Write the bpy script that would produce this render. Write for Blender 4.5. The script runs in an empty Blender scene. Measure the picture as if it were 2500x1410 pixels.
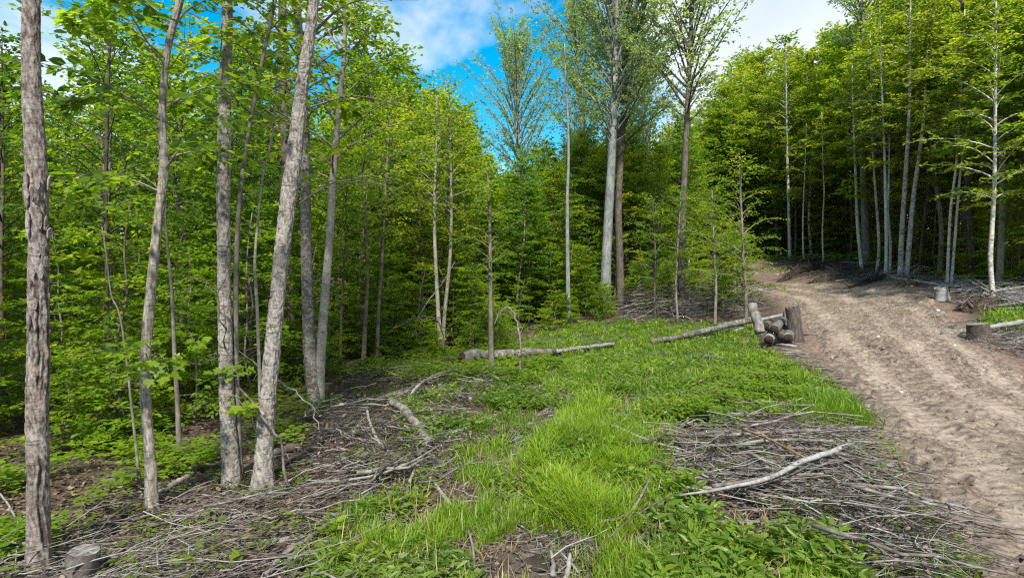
import bpy, math, random
import numpy as np
from mathutils import Vector

rng = np.random.default_rng(7)
random.seed(7)
C = bpy.context.scene.collection
R = math.radians

# ------------------------------------------------------------------ camera, sky, sun, exposure
F = 1364.0                     # focal length in photograph pixels (2500 wide)
cam_d = bpy.data.cameras.new('camera')
cam_d.sensor_width = 36.0
cam_d.lens = 36.0 * F / 2500.0
cam_d.clip_start = 0.05
cam_d.clip_end = 2000
cam = bpy.data.objects.new('camera', cam_d)
C.objects.link(cam)
cam.location = (0, 0, 0)
cam.rotation_euler = (R(90), 0, 0)
bpy.context.scene.camera = cam

SUN_EL, SUN_AZ = 47.0, 180.0    # degrees above the horizon, degrees to the right of the view
world = bpy.data.worlds.new('World')
bpy.context.scene.world = world
world.use_nodes = True
nt = world.node_tree
nt.nodes.clear()
def N(t, typ, **kw):
    n = t.nodes.new(typ)
    for k, v in kw.items():
        setattr(n, k, v)
    return n
def ramp(t, stops, interp='LINEAR'):
    n = t.nodes.new('ShaderNodeValToRGB')
    cr = n.color_ramp
    cr.interpolation = interp
    while len(cr.elements) < len(stops):
        cr.elements.new(0.5)
    for e, (p, c) in zip(cr.elements, stops):
        e.position = p
        e.color = (c[0], c[1], c[2], 1) if not isinstance(c, (int, float)) else (c, c, c, 1)
    return n
out = N(nt, 'ShaderNodeOutputWorld')
bg = N(nt, 'ShaderNodeBackground')
sky = N(nt, 'ShaderNodeTexSky', sky_type='NISHITA', sun_disc=False)
sky.sun_elevation = R(SUN_EL)
sky.sun_rotation = R(SUN_AZ)
sky.altitude = 300
sky.air_density = 1.0
sky.dust_density = 0.4
sky.ozone_density = 2.5
hs = N(nt, 'ShaderNodeHueSaturation')
hs.inputs['Hue'].default_value = 0.478
hs.inputs['Saturation'].default_value = 1.5
hs.inputs['Value'].default_value = 1.25
nt.links.new(sky.outputs[0], hs.inputs['Color'])
tc = N(nt, 'ShaderNodeTexCoord')
mp = N(nt, 'ShaderNodeMapping')
mp.inputs['Scale'].default_value = (1.0, 1.0, 1.9)
mp.inputs['Location'].default_value = (3.3, 0.9, 2.2)
nt.links.new(tc.outputs['Generated'], mp.inputs['Vector'])
no = N(nt, 'ShaderNodeTexNoise')
no.inputs['Scale'].default_value = 2.6
no.inputs['Detail'].default_value = 9
no.inputs['Roughness'].default_value = 0.55
no.inputs['Distortion'].default_value = 0.25
nt.links.new(mp.outputs[0], no.inputs['Vector'])
# more cloud to the right of the view than straight ahead
sep = N(nt, 'ShaderNodeSeparateXYZ')
nt.links.new(tc.outputs['Generated'], sep.inputs[0])
mr = N(nt, 'ShaderNodeMapRange')
mr.inputs['From Min'].default_value = 0.08
mr.inputs['From Max'].default_value = 0.38
mr.inputs['To Min'].default_value = -0.035
mr.inputs['To Max'].default_value = 0.24
nt.links.new(sep.outputs['X'], mr.inputs['Value'])
ab = N(nt, 'ShaderNodeMapRange')
ab.inputs['From Min'].default_value = -0.35
ab.inputs['From Max'].default_value = -0.6
ab.inputs['To Min'].default_value = 0.0
ab.inputs['To Max'].default_value = 0.15
nt.links.new(sep.outputs['X'], ab.inputs['Value'])
hz = N(nt, 'ShaderNodeMapRange')      # cloud thickens towards the horizon
hz.inputs['From Min'].default_value = 0.08
hz.inputs['From Max'].default_value = 0.24
hz.inputs['To Min'].default_value = 0.20
hz.inputs['To Max'].default_value = 0.0
nt.links.new(sep.outputs['Z'], hz.inputs['Value'])
a1 = N(nt, 'ShaderNodeMath', operation='ADD')
a2 = N(nt, 'ShaderNodeMath', operation='ADD')
a3 = N(nt, 'ShaderNodeMath', operation='ADD')
nt.links.new(no.outputs['Fac'], a1.inputs[0]); nt.links.new(mr.outputs[0], a1.inputs[1])
nt.links.new(a1.outputs[0], a2.inputs[0]); nt.links.new(ab.outputs[0], a2.inputs[1])
nt.links.new(a2.outputs[0], a3.inputs[0]); nt.links.new(hz.outputs[0], a3.inputs[1])
cr = ramp(nt, [(0.47, 0.0), (0.64, 0.95)])
nt.links.new(a3.outputs[0], cr.inputs[0])
cc = ramp(nt, [(0.5, (5.6, 5.8, 6.1)), (0.9, (4.0, 4.5, 5.2))])
nt.links.new(a3.outputs[0], cc.inputs[0])
mx = N(nt, 'ShaderNodeMix', data_type='RGBA')
nt.links.new(cr.outputs[0], mx.inputs[0])
nt.links.new(hs.outputs[0], mx.inputs[6])
nt.links.new(cc.outputs[0], mx.inputs[7])
nt.links.new(mx.outputs[2], bg.inputs['Color'])
bg.inputs['Strength'].default_value = 0.10
nt.links.new(bg.outputs[0], out.inputs['Surface'])

sun_d = bpy.data.lights.new('sun', 'SUN')
sun_d.energy = 4.0
sun_d.angle = R(3)
sun_d.color = (1.0, 0.95, 0.84)
sun = bpy.data.objects.new('sun', sun_d)
C.objects.link(sun)
sd = Vector((math.sin(R(SUN_AZ)) * math.cos(R(SUN_EL)), math.cos(R(SUN_AZ)) * math.cos(R(SUN_EL)), math.sin(R(SUN_EL))))
sun.rotation_euler = sd.to_track_quat('Z', 'Y').to_euler()
sun.location = sd * 80

sc = bpy.context.scene
sc.view_settings.view_transform = 'Standard'
sc.view_settings.look = 'None'
sc.view_settings.exposure = 1.0
sc.view_settings.gamma = 1.0
sc.view_settings.use_curve_mapping = False
sc.render.engine = 'CYCLES'
sc.cycles.max_bounces = 7
sc.cycles.diffuse_bounces = 4
sc.cycles.transmission_bounces = 5
sc.cycles.glossy_bounces = 2
sc.cycles.use_denoising = False
sc.cycles.filter_width = 1.2 if hasattr(sc.cycles, 'filter_width') else 1.5

# ------------------------------------------------------------------ noise and terrain
def _hash(ix, iy, seed):
    h = (ix.astype(np.int64) * 374761393 + iy.astype(np.int64) * 668265263 + seed * 1442695041) & 0x7fffffff
    h = ((h ^ (h >> 13)) * 1274126177) & 0x7fffffff
    return ((h ^ (h >> 16)) & 0xffff) / 65535.0
def vnoise(x, y, seed=0):
    x = np.asarray(x, float); y = np.asarray(y, float)
    ix = np.floor(x); iy = np.floor(y)
    fx = x - ix; fy = y - iy
    fx = fx * fx * (3 - 2 * fx); fy = fy * fy * (3 - 2 * fy)
    a = _hash(ix, iy, seed); b = _hash(ix + 1, iy, seed)
    c = _hash(ix, iy + 1, seed); d = _hash(ix + 1, iy + 1, seed)
    return (a * (1 - fx) + b * fx) * (1 - fy) + (c * (1 - fx) + d * fx) * fy
def fbm(x, y, octv=4, seed=0):
    s = 0; a = 0.5; t = 0
    for i in range(octv):
        s = s + a * vnoise(np.asarray(x) * 2 ** i + 13.7 * i, np.asarray(y) * 2 ** i - 7.1 * i, seed + i)
        t += a; a *= 0.5
    return s / t

PX = [(95,1390,5.2),(370,1245,6.7),(568,1185,7.5),(640,1190,7.4),(770,990,12),(438,1110,8.9),(262,1010,11),
      (0,950,14),(0,850,25),(300,840,26),(600,850,23),(890,885,18),(1075,850,22),(1200,895,16.5),(1130,900,16),
      (1478,760,30),(1390,790,26),(1300,810,25),(1650,780,26),(1880,835,20.7),(1800,800,24),
      (1700,690,45),(1850,692,42),(1960,700,36),(2100,700,32),(2300,740,24),(2380,800,19),(2450,870,15),
      (2500,960,12.5),(2500,1400,5),(2150,1050,9.5),(2000,880,14.5),(1980,800,20),
      (1830,636,49),(1950,634,44),(2100,655,37),(2210,674,31),(2330,692,27),(2480,745,21),
      (2480,700,30),(2200,640,45),(1720,660,54),(1830,600,70),(2200,560,70),(2500,560,70),
      (1400,740,60),(1000,800,60),(400,760,60),(1250,1410,5.1),(1900,1400,5.1),(1550,700,42),(1250,770,42),
      (1400,1050,9.6),(1100,1100,8.9),(1750,950,13.2),(1500,900,17)]
pts = [((px - 1250) / F * Y, Y, (705 - py) / F * Y) for px, py, Y in PX]
pts += [(-100,100,6), (-60,80,5), (-25,85,6.5), (10,85,6), (0,130,10), (120,120,14), (-100,0,-2.6), (100,0,2), (0,-25,-2.6), (60,30,5), (0,0,-2.62),
        (4,1,-2.62), (-6,1,-2.62), (8,3,-2.5), (200,200,20), (-200,200,4), (200,-60,4), (-200,-60,-2)]
pts = np.array(pts)
def _tps(r2):
    return 0.5 * r2 * np.log(r2 + 1e-9)
_n = len(pts)
_K = _tps(((pts[:, None, :2] - pts[None, :, :2]) ** 2).sum(-1)) + np.eye(_n) * 2.0
_P = np.c_[np.ones(_n), pts[:, :2]]
_A = np.block([[_K, _P], [_P.T, np.zeros((3, 3))]])
_w = np.linalg.solve(_A, np.r_[pts[:, 2], 0, 0, 0])
def terr0(x, y):
    x = np.atleast_1d(np.asarray(x, float)); y = np.atleast_1d(np.asarray(y, float))
    sh = x.shape; x = x.ravel(); y = y.ravel()
    o = np.empty(len(x))
    for i in range(0, len(x), 20000):
        xx = x[i:i + 20000]; yy = y[i:i + 20000]
        r2 = (xx[:, None] - pts[None, :, 0]) ** 2 + (yy[:, None] - pts[None, :, 1]) ** 2
        o[i:i + 20000] = _tps(r2) @ _w[:_n] + _w[_n] + _w[_n + 1] * xx + _w[_n + 2] * yy
    return o.reshape(sh)
def at0(px, py):
    Y = np.exp(np.linspace(math.log(2.2), math.log(110), 1500))
    X = (px - 1250) / F * Y
    Z = (705 - py) / F * Y
    below = Z <= terr0(X, Y)
    i = int(np.argmax(below)) if below.any() else len(Y) - 1
    return (X[i], Y[i])

# world-space outlines of the road, traced edge by edge
L_px = [(2385,1405),(2240,1190),(2150,1045),(2075,940),(2005,865),(1975,805),(1950,765),(1900,727),(1820,704),(1760,695),(1695,690)]
R_px = [(2530,940),(2450,890),(2385,845),(2345,800),(2310,752),(2270,716),(2150,701),(2010,694),(1900,689),(1800,685),(1712,682)]
Lw = [(3.6, 0.2), (3.75, 2.5)] + [at0(*p) for p in L_px]
Rw = [(8.4, 0.2), (9.0, 3.0), (10.3, 7.0)] + [at0(*p) for p in R_px]
def resample(P, n):
    P = np.array(P, float)
    d = np.r_[0, np.cumsum(np.linalg.norm(np.diff(P, axis=0), axis=1))]
    t = np.linspace(0, d[-1], n)
    return np.c_[np.interp(t, d, P[:, 0]), np.interp(t, d, P[:, 1])]
def smooth(P, k):
    for _ in range(k):
        Q = P.copy(); Q[1:-1] = (P[:-2] + 2 * P[1:-1] + P[2:]) / 4; P = Q
    return P
def at_s(poly, n=300):
    return smooth(resample(poly, n), 60)
Ls, Rs = at_s(Lw), at_s(Rw)
ROADPOLY = np.vstack([Ls, Rs[::-1]])
def in_poly(x, y, poly):
    poly = np.asarray(poly, float)
    x = np.asarray(x, float); y = np.asarray(y, float)
    inside = np.zeros(x.shape, bool)
    n = len(poly); j = n - 1
    for i in range(n):
        xi, yi = poly[i]; xj, yj = poly[j]
        if yi != yj:
            c = ((yi > y) != (yj > y)) & (x < (xj - xi) * (y - yi) / (yj - yi) + xi)
            inside ^= c
        j = i
    return inside
def poly_dist(x, y, line):
    x = np.asarray(x, float); y = np.asarray(y, float)
    d = np.full(x.shape, 1e9)
    for a, b in zip(line[:-1], line[1:]):
        ab = b - a; L2 = (ab ** 2).sum() + 1e-12
        t = np.clip(((x - a[0]) * ab[0] + (y - a[1]) * ab[1]) / L2, 0, 1)
        d = np.minimum(d, (x - a[0] - t * ab[0]) ** 2 + (y - a[1] - t * ab[1]) ** 2)
    return np.sqrt(d)
def to_px(x, y, z):
    yy = np.maximum(y, 0.3)
    return 1250 + F * x / yy, 705 - F * z / yy

# the seep that runs through the hollow in front
SEEP = np.array([at0(1235,1080), at0(1245,1180), at0(1290,1260), at0(1330,1330), at0(1400,1420), (0.5, 3.2), (0.2, 1.5)])
def terr(x, y):
    x = np.atleast_1d(np.asarray(x, float)); y = np.atleast_1d(np.asarray(y, float))
    z = terr0(x, y)
    near = np.clip(1 - (np.hypot(x, y) - 40) / 30, 0, 1)
    z = z + (fbm(x * 0.55, y * 0.55, 3, 3) - 0.5) * 0.28 * near
    z = z + (fbm(x * 2.6, y * 2.6, 3, 11) - 0.5) * 0.10 * near
    m = (np.abs(x) < 4) & (y < 11)
    if m.any():
        d = poly_dist(x[m], y[m], SEEP)
        z[m] -= 0.17 * np.exp(-(d / 0.35) ** 2)
    # hummock under the tall grass
    z += 0.16 * np.exp(-(((x - 1.15) / 1.0) ** 2 + ((y - 8.4) / 1.5) ** 2))
    return z
def rterr(x, y):
    return float(terr(x, y)[0])
def at(px, py):
    Y = np.exp(np.linspace(math.log(2.2), math.log(110), 1200))
    X = (px - 1250) / F * Y
    Z = (705 - py) / F * Y
    below = Z <= terr(X, Y)
    i = int(np.argmax(below)) if below.any() else len(Y) - 1
    return Vector((X[i], Y[i], Z[i]))
def at_d(px, py, Y):
    return Vector(((px - 1250) / F * Y, Y, (705 - py) / F * Y))

# ------------------------------------------------------------------ mesh and object helpers
class MB:
    def __init__(s):
        s.v = []; s.q = []; s.t = []; s.var = []; s.n = 0
    def add(s, v, q=None, t=None, var=0.5):
        v = np.asarray(v, float).reshape(-1, 3)
        s.v.append(v)
        if q is not None and len(q): s.q.append(np.asarray(q, np.int64) + s.n)
        if t is not None and len(t): s.t.append(np.asarray(t, np.int64) + s.n)
        s.var.append(np.broadcast_to(np.asarray(var, float), (len(v),)).copy())
        s.n += len(v)
    def mesh(s, name, mat, smooth_=True):
        me = bpy.data.meshes.new(name)
        v = np.vstack(s.v)
        q = np.vstack(s.q) if s.q else np.zeros((0, 4), np.int64)
        t = np.vstack(s.t) if s.t else np.zeros((0, 3), np.int64)
        me.vertices.add(len(v)); me.vertices.foreach_set('co', v.ravel())
        nl = len(q) * 4 + len(t) * 3
        me.loops.add(nl)
        me.loops.foreach_set('vertex_index', np.r_[q.ravel(), t.ravel()].astype(np.int32))
        me.polygons.add(len(q) + len(t))
        st = np.r_[np.arange(len(q)) * 4, len(q) * 4 + np.arange(len(t)) * 3].astype(np.int32)
        me.polygons.foreach_set('loop_start', st)
        me.polygons.foreach_set('use_smooth', np.full(len(q) + len(t), smooth_, bool))
        me.update(calc_edges=True)
        at_ = me.attributes.new('var', 'FLOAT', 'POINT')
        at_.data.foreach_set('value', np.concatenate(s.var).astype(np.float32))
        if mat is not None:
            me.materials.append(mat)
        return me
    def obj(s, name, mat, parent=None, smooth_=True, loc=None):
        me = s.mesh(name, mat, smooth_)
        return link(name, me, parent, loc)
def link(name, me, parent=None, loc=None):
    o = bpy.data.objects.new(name, me)
    C.objects.link(o)
    if parent is not None: o.parent = parent
    if loc is not None: o.location = loc
    return o
def tag(o, label=None, cat=None, group=None, kind=None):
    if label: o['label'] = label
    if cat: o['category'] = cat
    if group: o['group'] = group
    if kind: o['kind'] = kind
    return o
def empty(name, loc, label, cat, group=None, rz=0):
    o = bpy.data.objects.new(name, None)
    C.objects.link(o)
    o.location = loc; o.rotation_euler = (0, 0, rz)
    o.empty_display_size = 0.2
    return tag(o, label, cat, group)
def copy_tree(o, parent=None):
    c = o.copy(); C.objects.link(c); c.parent = parent
    for ch in list(o.children):
        copy_tree(ch, c)
    return c

def tube(P, rad, k=6, caps=True, rough=0.0, var=0.5, mb=None, seed=0, flare=0.0):
    """a bent tapering limb through the points P"""
    P = np.asarray(P, float); n = len(P)
    rad = np.broadcast_to(np.asarray(rad, float), (n,))
    T = np.gradient(P, axis=0); T /= np.linalg.norm(T, axis=1)[:, None] + 1e-12
    ref = np.array([0.0, 0, 1]) if abs(T[:, 2]).mean() < 0.8 else np.array([1.0, 0, 0])
    A = np.cross(T, ref); A /= np.linalg.norm(A, axis=1)[:, None] + 1e-12
    B = np.cross(T, A)
    th = np.linspace(0, 2 * np.pi, k, endpoint=False)
    rr = np.repeat(rad[:, None], k, 1)
    if rough:
        r_ = np.random.default_rng(seed + n * 7 + k)
        rr = rr * (1 + rough * (r_.random((n, k)) - 0.5))
    V = P[:, None, :] + rr[..., None] * (np.cos(th)[None, :, None] * A[:, None, :] + np.sin(th)[None, :, None] * B[:, None, :])
    V = V.reshape(-1, 3)
    i = np.arange(n - 1)[:, None] * k; j = np.arange(k)[None, :]; j2 = (j + 1) % k
    Q = np.stack([i + j, i + j2, i + k + j2, i + k + j], -1).reshape(-1, 4)
    tr = []
    if caps:
        V = np.vstack([V, P[0], P[-1]])
        a, b = n * k, n * k + 1
        jj = np.arange(k); j2 = (jj + 1) % k
        tr = np.vstack([np.c_[np.full(k, a), j2, jj], np.c_[np.full(k, b), (n - 1) * k + jj, (n - 1) * k + j2]])
    if mb is None: mb = MB()
    mb.add(V, Q, tr, var)
    return mb

def curve_pts(P, n=12):
    """Catmull-Rom through a few points"""
    P = np.asarray(P, float)
    if len(P) == 2:
        t = np.linspace(0, 1, n)[:, None]
        return P[0] * (1 - t) + P[1] * t
    E = np.vstack([2 * P[0] - P[1], P, 2 * P[-1] - P[-2]])
    m = len(P) - 1
    o = []
    for u in np.linspace(0, m, n):
        i = min(int(u), m - 1); t = u - i
        p0, p1, p2, p3 = E[i:i + 4]
        o.append(0.5 * (2 * p1 + (p2 - p0) * t + (2 * p0 - 5 * p1 + 4 * p2 - p3) * t * t + (3 * p1 - p0 - 3 * p2 + p3) * t ** 3))
    return np.array(o)

LEAF4 = (np.array([[0, 0, 0], [.45, .30, .05], [1, 0, -.03], [.45, -.30, .05]]), None, np.array([[0, 2, 1], [0, 3, 2]]))
LEAF6 = (np.array([[0, 0, 0], [.28, .27, .05], [.68, .22, .04], [1, 0, -.06], [.68, -.22, .04], [.28, -.27, .05]]),
         np.array([[0, 3, 2, 1], [0, 5, 4, 3]]), None)
_ml = [(0, 0), (-.02, .22), (.10, .42), (.22, .25), (.45, .52), (.55, .36), (.58, .14), (.72, .17), (1, 0)]
_mm = [(u, -v) for u, v in _ml[1:-1]][::-1]
_mo = _ml + _mm
MAPLE = (np.array([(u, v, .10 * abs(v) - .05 * u) for u, v in _mo] + [(.3, 0, -.02)]), None,
         np.array([[len(_mo), (i + 1) % len(_mo), i] for i in range(len(_mo))]))
LEAFN = (np.array([[0, 0, 0], [.25, .13, .04], [.62, .12, .03], [1, 0, -.10], [.62, -.12, .03], [.25, -.13, .04]]), np.array([[0, 3, 2, 1], [0, 5, 4, 3]]), None)
def leaves(mb, P, D, Nn, S, shape, var):
    """stamp a leaf at every point P, pointing along D, facing Nn"""
    tv, tq, tt = shape
    P = np.asarray(P); m = len(P)
    if m == 0: return
    D = D / (np.linalg.norm(D, axis=1)[:, None] + 1e-9)
    W = np.cross(Nn, D); W /= np.linalg.norm(W, axis=1)[:, None] + 1e-9
    U = np.cross(D, W)
    V = P[:, None, :] + S[:, None, None] * (tv[None, :, 0:1] * D[:, None] + tv[None, :, 1:2] * W[:, None] + tv[None, :, 2:3] * U[:, None])
    k = len(tv)
    off = (np.arange(m) * k)[:, None, None]
    q = (tq[None] + off).reshape(-1, 4) if tq is not None else None
    t = (tt[None] + off).reshape(-1, 3) if tt is not None else None
    mb.add(V.reshape(-1, 3), q, t, np.repeat(var, k))

# ------------------------------------------------------------------ materials
def new_mat(name):
    m = bpy.data.materials.new(name); m.use_nodes = True
    m.node_tree.nodes.clear()
    return m, m.node_tree
def leaf_mat(name, dark, mid, light, trans=0.45, hue=0.02, rough=0.45):
    m, t = new_mat(name)
    o = N(t, 'ShaderNodeOutputMaterial')
    a = N(t, 'ShaderNodeAttribute', attribute_name='var')
    oi = N(t, 'ShaderNodeObjectInfo')
    ad = N(t, 'ShaderNodeMath', operation='MULTIPLY_ADD')
    ad.inputs[1].default_value = 0.28; 
    sb = N(t, 'ShaderNodeMath', operation='ADD'); sb.inputs[1].default_value = -0.14
    t.links.new(oi.outputs['Random'], ad.inputs[0]); t.links.new(a.outputs['Fac'], ad.inputs[2])
    t.links.new(ad.outputs[0], sb.inputs[0])
    r = ramp(t, [(0.0, dark), (0.5, mid), (1.0, light)])
    t.links.new(sb.outputs[0], r.inputs[0])
    p = N(t, 'ShaderNodeBsdfPrincipled')
    p.inputs['Roughness'].default_value = rough
    p.inputs['Specular IOR Level'].default_value = 0.35
    t.links.new(r.outputs[0], p.inputs['Base Color'])
    tr = N(t, 'ShaderNodeBsdfTranslucent')
    mc = N(t, 'ShaderNodeMix', data_type='RGBA', blend_type='MULTIPLY'); mc.inputs[0].default_value = 1
    mc.inputs[7].default_value = (2.7, 2.5, .9, 1)
    t.links.new(r.outputs[0], mc.inputs[6]); t.links.new(mc.outputs[2], tr.inputs['Color'])
    ms = N(t, 'ShaderNodeMixShader'); ms.inputs[0].default_value = trans
    t.links.new(p.outputs[0], ms.inputs[1]); t.links.new(tr.outputs[0], ms.inputs[2])
    t.links.new(ms.outputs[0], o.inputs['Surface'])
    return m
def bark_mat(name, dark, mid, light, scale=(14, 14, 6), patch=3.0, bump=0.5, lich=0.0, bs=22.0, stripe=0.0):
    m, t = new_mat(name)
    o = N(t, 'ShaderNodeOutputMaterial')
    tc = N(t, 'ShaderNodeTexCoord')
    oi = N(t, 'ShaderNodeObjectInfo')
    at_ = N(t, 'ShaderNodeAttribute', attribute_name='var')
    mp = N(t, 'ShaderNodeMapping'); mp.inputs['Scale'].default_value = scale
    off = N(t, 'ShaderNodeVectorMath', operation='SCALE'); off.inputs['Scale'].default_value = 37
    t.links.new(oi.outputs['Random'], off.inputs[0])
    ad = N(t, 'ShaderNodeVectorMath', operation='ADD')
    t.links.new(tc.outputs['Object'], ad.inputs[0]); t.links.new(off.outputs[0], ad.inputs[1])
    t.links.new(ad.outputs[0], mp.inputs['Vector'])
    n1 = N(t, 'ShaderNodeTexNoise'); n1.inputs['Scale'].default_value = 1.0; n1.inputs['Detail'].default_value = 8
    n1.inputs['Roughness'].default_value = 0.68
    t.links.new(mp.outputs[0], n1.inputs['Vector'])
    n2 = N(t, 'ShaderNodeTexNoise'); n2.inputs['Scale'].default_value = patch; n2.inputs['Detail'].default_value = 4
    t.links.new(ad.outputs[0], n2.inputs['Vector'])
    mix = N(t, 'ShaderNodeMath', operation='MULTIPLY_ADD'); mix.inputs[1].default_value = 0.72
    s2 = N(t, 'ShaderNodeMath', operation='MULTIPLY'); s2.inputs[1].default_value = 0.28
    t.links.new(n2.outputs['Fac'], s2.inputs[0])
    t.links.new(n1.outputs['Fac'], mix.inputs[0]); t.links.new(s2.outputs[0], mix.inputs[2])
    va = N(t, 'ShaderNodeMath', operation='MULTIPLY_ADD'); va.inputs[1].default_value = 0.25
    vs = N(t, 'ShaderNodeMath', operation='ADD'); vs.inputs[1].default_value = -0.125
    rr = N(t, 'ShaderNodeMath', operation='MULTIPLY_ADD'); rr.inputs[1].default_value = 0.16
    t.links.new(at_.outputs['Fac'], va.inputs[0]); t.links.new(mix.outputs[0], va.inputs[2])
    t.links.new(va.outputs[0], vs.inputs[0])
    t.links.new(oi.outputs['Random'], rr.inputs[0]); t.links.new(vs.outputs[0], rr.inputs[2])
    vs2 = N(t, 'ShaderNodeMath', operation='ADD'); vs2.inputs[1].default_value = -0.08
    t.links.new(rr.outputs[0], vs2.inputs[0])
    r = ramp(t, [(0.34, dark), (0.5, mid), (0.66, light)])
    t.links.new(vs2.outputs[0], r.inputs[0])
    col = r.outputs[0]
    if lich:
        n3 = N(t, 'ShaderNodeTexVoronoi'); n3.inputs['Scale'].default_value = 16
        t.links.new(ad.outputs[0], n3.inputs['Vector'])
        n4 = N(t, 'ShaderNodeTexNoise'); n4.inputs['Scale'].default_value = 15; n4.inputs['Detail'].default_value = 6
        t.links.new(ad.outputs[0], n4.inputs['Vector'])
        lr = ramp(t, [(0.5, 0.0), (0.62, lich)])
        t.links.new(n4.outputs['Fac'], lr.inputs[0])
        lm = N(t, 'ShaderNodeMix', data_type='RGBA')
        lm.inputs[7].default_value = (0.34, 0.34, 0.30, 1)
        t.links.new(lr.outputs[0], lm.inputs[0]); t.links.new(col, lm.inputs[6])
        col = lm.outputs[2]
    if stripe:   # short dark cross marks of smooth bark
        mp2 = N(t, 'ShaderNodeMapping'); mp2.inputs['Scale'].default_value = (9, 9, 55)
        t.links.new(ad.outputs[0], mp2.inputs['Vector'])
        n5 = N(t, 'ShaderNodeTexNoise'); n5.inputs['Scale'].default_value = 1; n5.inputs['Detail'].default_value = 3
        t.links.new(mp2.outputs[0], n5.inputs['Vector'])
        sr = ramp(t, [(0.56, 0.0), (0.66, stripe)])
        t.links.new(n5.outputs['Fac'], sr.inputs[0])
        sm = N(t, 'ShaderNodeMix', data_type='RGBA'); sm.inputs[7].default_value = (0.035, 0.03, 0.026, 1)
        t.links.new(sr.outputs[0], sm.inputs[0]); t.links.new(col, sm.inputs[6])
        col = sm.outputs[2]
    p = N(t, 'ShaderNodeBsdfPrincipled'); p.inputs['Roughness'].default_value = 0.88
    p.inputs['Specular IOR Level'].default_value = 0.2
    t.links.new(col, p.inputs['Base Color'])
    b = N(t, 'ShaderNodeBump'); b.inputs['Strength'].default_value = bump; b.inputs['Distance'].default_value = 0.02
    t.links.new(n1.outputs['Fac'], b.inputs['Height']); t.links.new(b.outputs[0], p.inputs['Normal'])
    t.links.new(p.outputs[0], o.inputs['Surface'])
    return m

M = {}
M['leaf_maple'] = leaf_mat('maple leaf', (.038, .085, .011), (.115, .19, .016), (.26, .31, .02), 0.60)
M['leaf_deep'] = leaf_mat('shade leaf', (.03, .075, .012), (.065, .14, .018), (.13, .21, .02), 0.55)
M['leaf_hill'] = leaf_mat('hillside leaf', (.07, .115, .018), (.15, .21, .024), (.27, .30, .025), 0.60)
M['leaf_poplar'] = leaf_mat('poplar leaf', (.09, .145, .07), (.17, .24, .12), (.27, .33, .18), 0.55, rough=0.35)  # pale grey-green painted in place of haze over the crowns
M['leaf_yellow'] = leaf_mat('yellow green leaf', (.08, .15, .015), (.15, .24, .02), (.24, .31, .025), 0.55)
M['grass'] = leaf_mat('grass blade', (.05, .11, .014), (.125, .215, .018), (.26, .35, .03), 0.45)
M['herb'] = leaf_mat('herb leaf', (.045, .10, .02), (.11, .19, .026), (.23, .30, .035), 0.45)
M['litter'] = bark_mat('dry leaf', (0.042, 0.028, 0.020), (0.112, 0.077, 0.052), (0.238, 0.182, 0.140), bump=0.1)
M['bark_maple'] = bark_mat('grey maple bark', (0.074, 0.061, 0.052), (0.200, 0.175, 0.152), (0.328, 0.298, 0.271), (30, 30, 20), 4, 1.0, 0.55, stripe=0.75)
M['bark_flaky'] = bark_mat('flaking bark', (0.071, 0.053, 0.045), (0.203, 0.165, 0.143), (0.330, 0.289, 0.259), (28, 28, 16), 4, 1.0, 0.3, stripe=0.6)
M['bark_pale'] = bark_mat('smooth pale bark', (0.112, 0.097, 0.078), (0.254, 0.224, 0.187), (0.374, 0.344, 0.299), (18, 18, 12), 3, 0.4, 0.2, stripe=0.6)
M['bark_dark'] = bark_mat('dark trunk bark', (.025, .02, .016), (.075, .062, .05), (.15, .13, .11), (14, 14, 5), 2, 0.6)
M['bark_mid'] = bark_mat('sapling bark', (0.049, 0.042, 0.034), (0.133, 0.115, 0.095), (0.238, 0.217, 0.182), (14, 14, 7), 2, 0.4)
M['bark_birch'] = bark_mat('pale birch bark', (.16, .14, .12), (.45, .43, .39), (.66, .64, .60), (8, 8, 10), 2, 0.3, stripe=0.9)
M['bark_poplar'] = bark_mat('poplar bark', (0.056, 0.060, 0.060), (0.152, 0.160, 0.160), (0.264, 0.272, 0.264), (10, 10, 4), 1.5, 0.5, stripe=0.5)
M['stick'] = bark_mat('weathered branch bark', (0.034, 0.027, 0.024), (0.136, 0.118, 0.105), (0.285, 0.267, 0.248), (9, 9, 9), 3, 0.5)
M['stick_brown'] = bark_mat('brown branch bark', (0.024, 0.018, 0.014), (0.080, 0.062, 0.048), (0.192, 0.160, 0.132), (9, 9, 9), 3, 0.5)
M['wood_grey'] = bark_mat('bleached wood', (0.074, 0.068, 0.062), (0.205, 0.192, 0.180), (0.322, 0.316, 0.310), (20, 4, 20), 3, 0.4)
M['wood_raw'] = bark_mat('torn raw wood', (0.088, 0.044, 0.019), (0.231, 0.138, 0.066), (0.330, 0.231, 0.138), (20, 5, 20), 3, 0.5)
M['log_bark'] = bark_mat('log bark', (.04, .034, .028), (.145, .13, .115), (.32, .30, .275), (9, 9, 5), 2.5, 0.9, 0.25)
M['cut_end'] = bark_mat('dark sawn end', (.010, .007, .005), (.030, .021, .016), (.065, .048, .036), (25, 25, 25), 6, 0.3)
M['root_soil'] = bark_mat('rooty soil', (.012, .009, .007), (.04, .03, .023), (.10, .075, .055), (12, 12, 12), 3, 1.0)
M['stone'] = bark_mat('road stone', (.20, .17, .14), (.42, .37, .32), (.62, .58, .54), (10, 10, 10), 3, 0.3)
M['moss'] = bark_mat('moss', (.02, .03, .008), (.05, .065, .014), (.10, .11, .03), (30, 30, 30), 5, 1.0)

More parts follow.
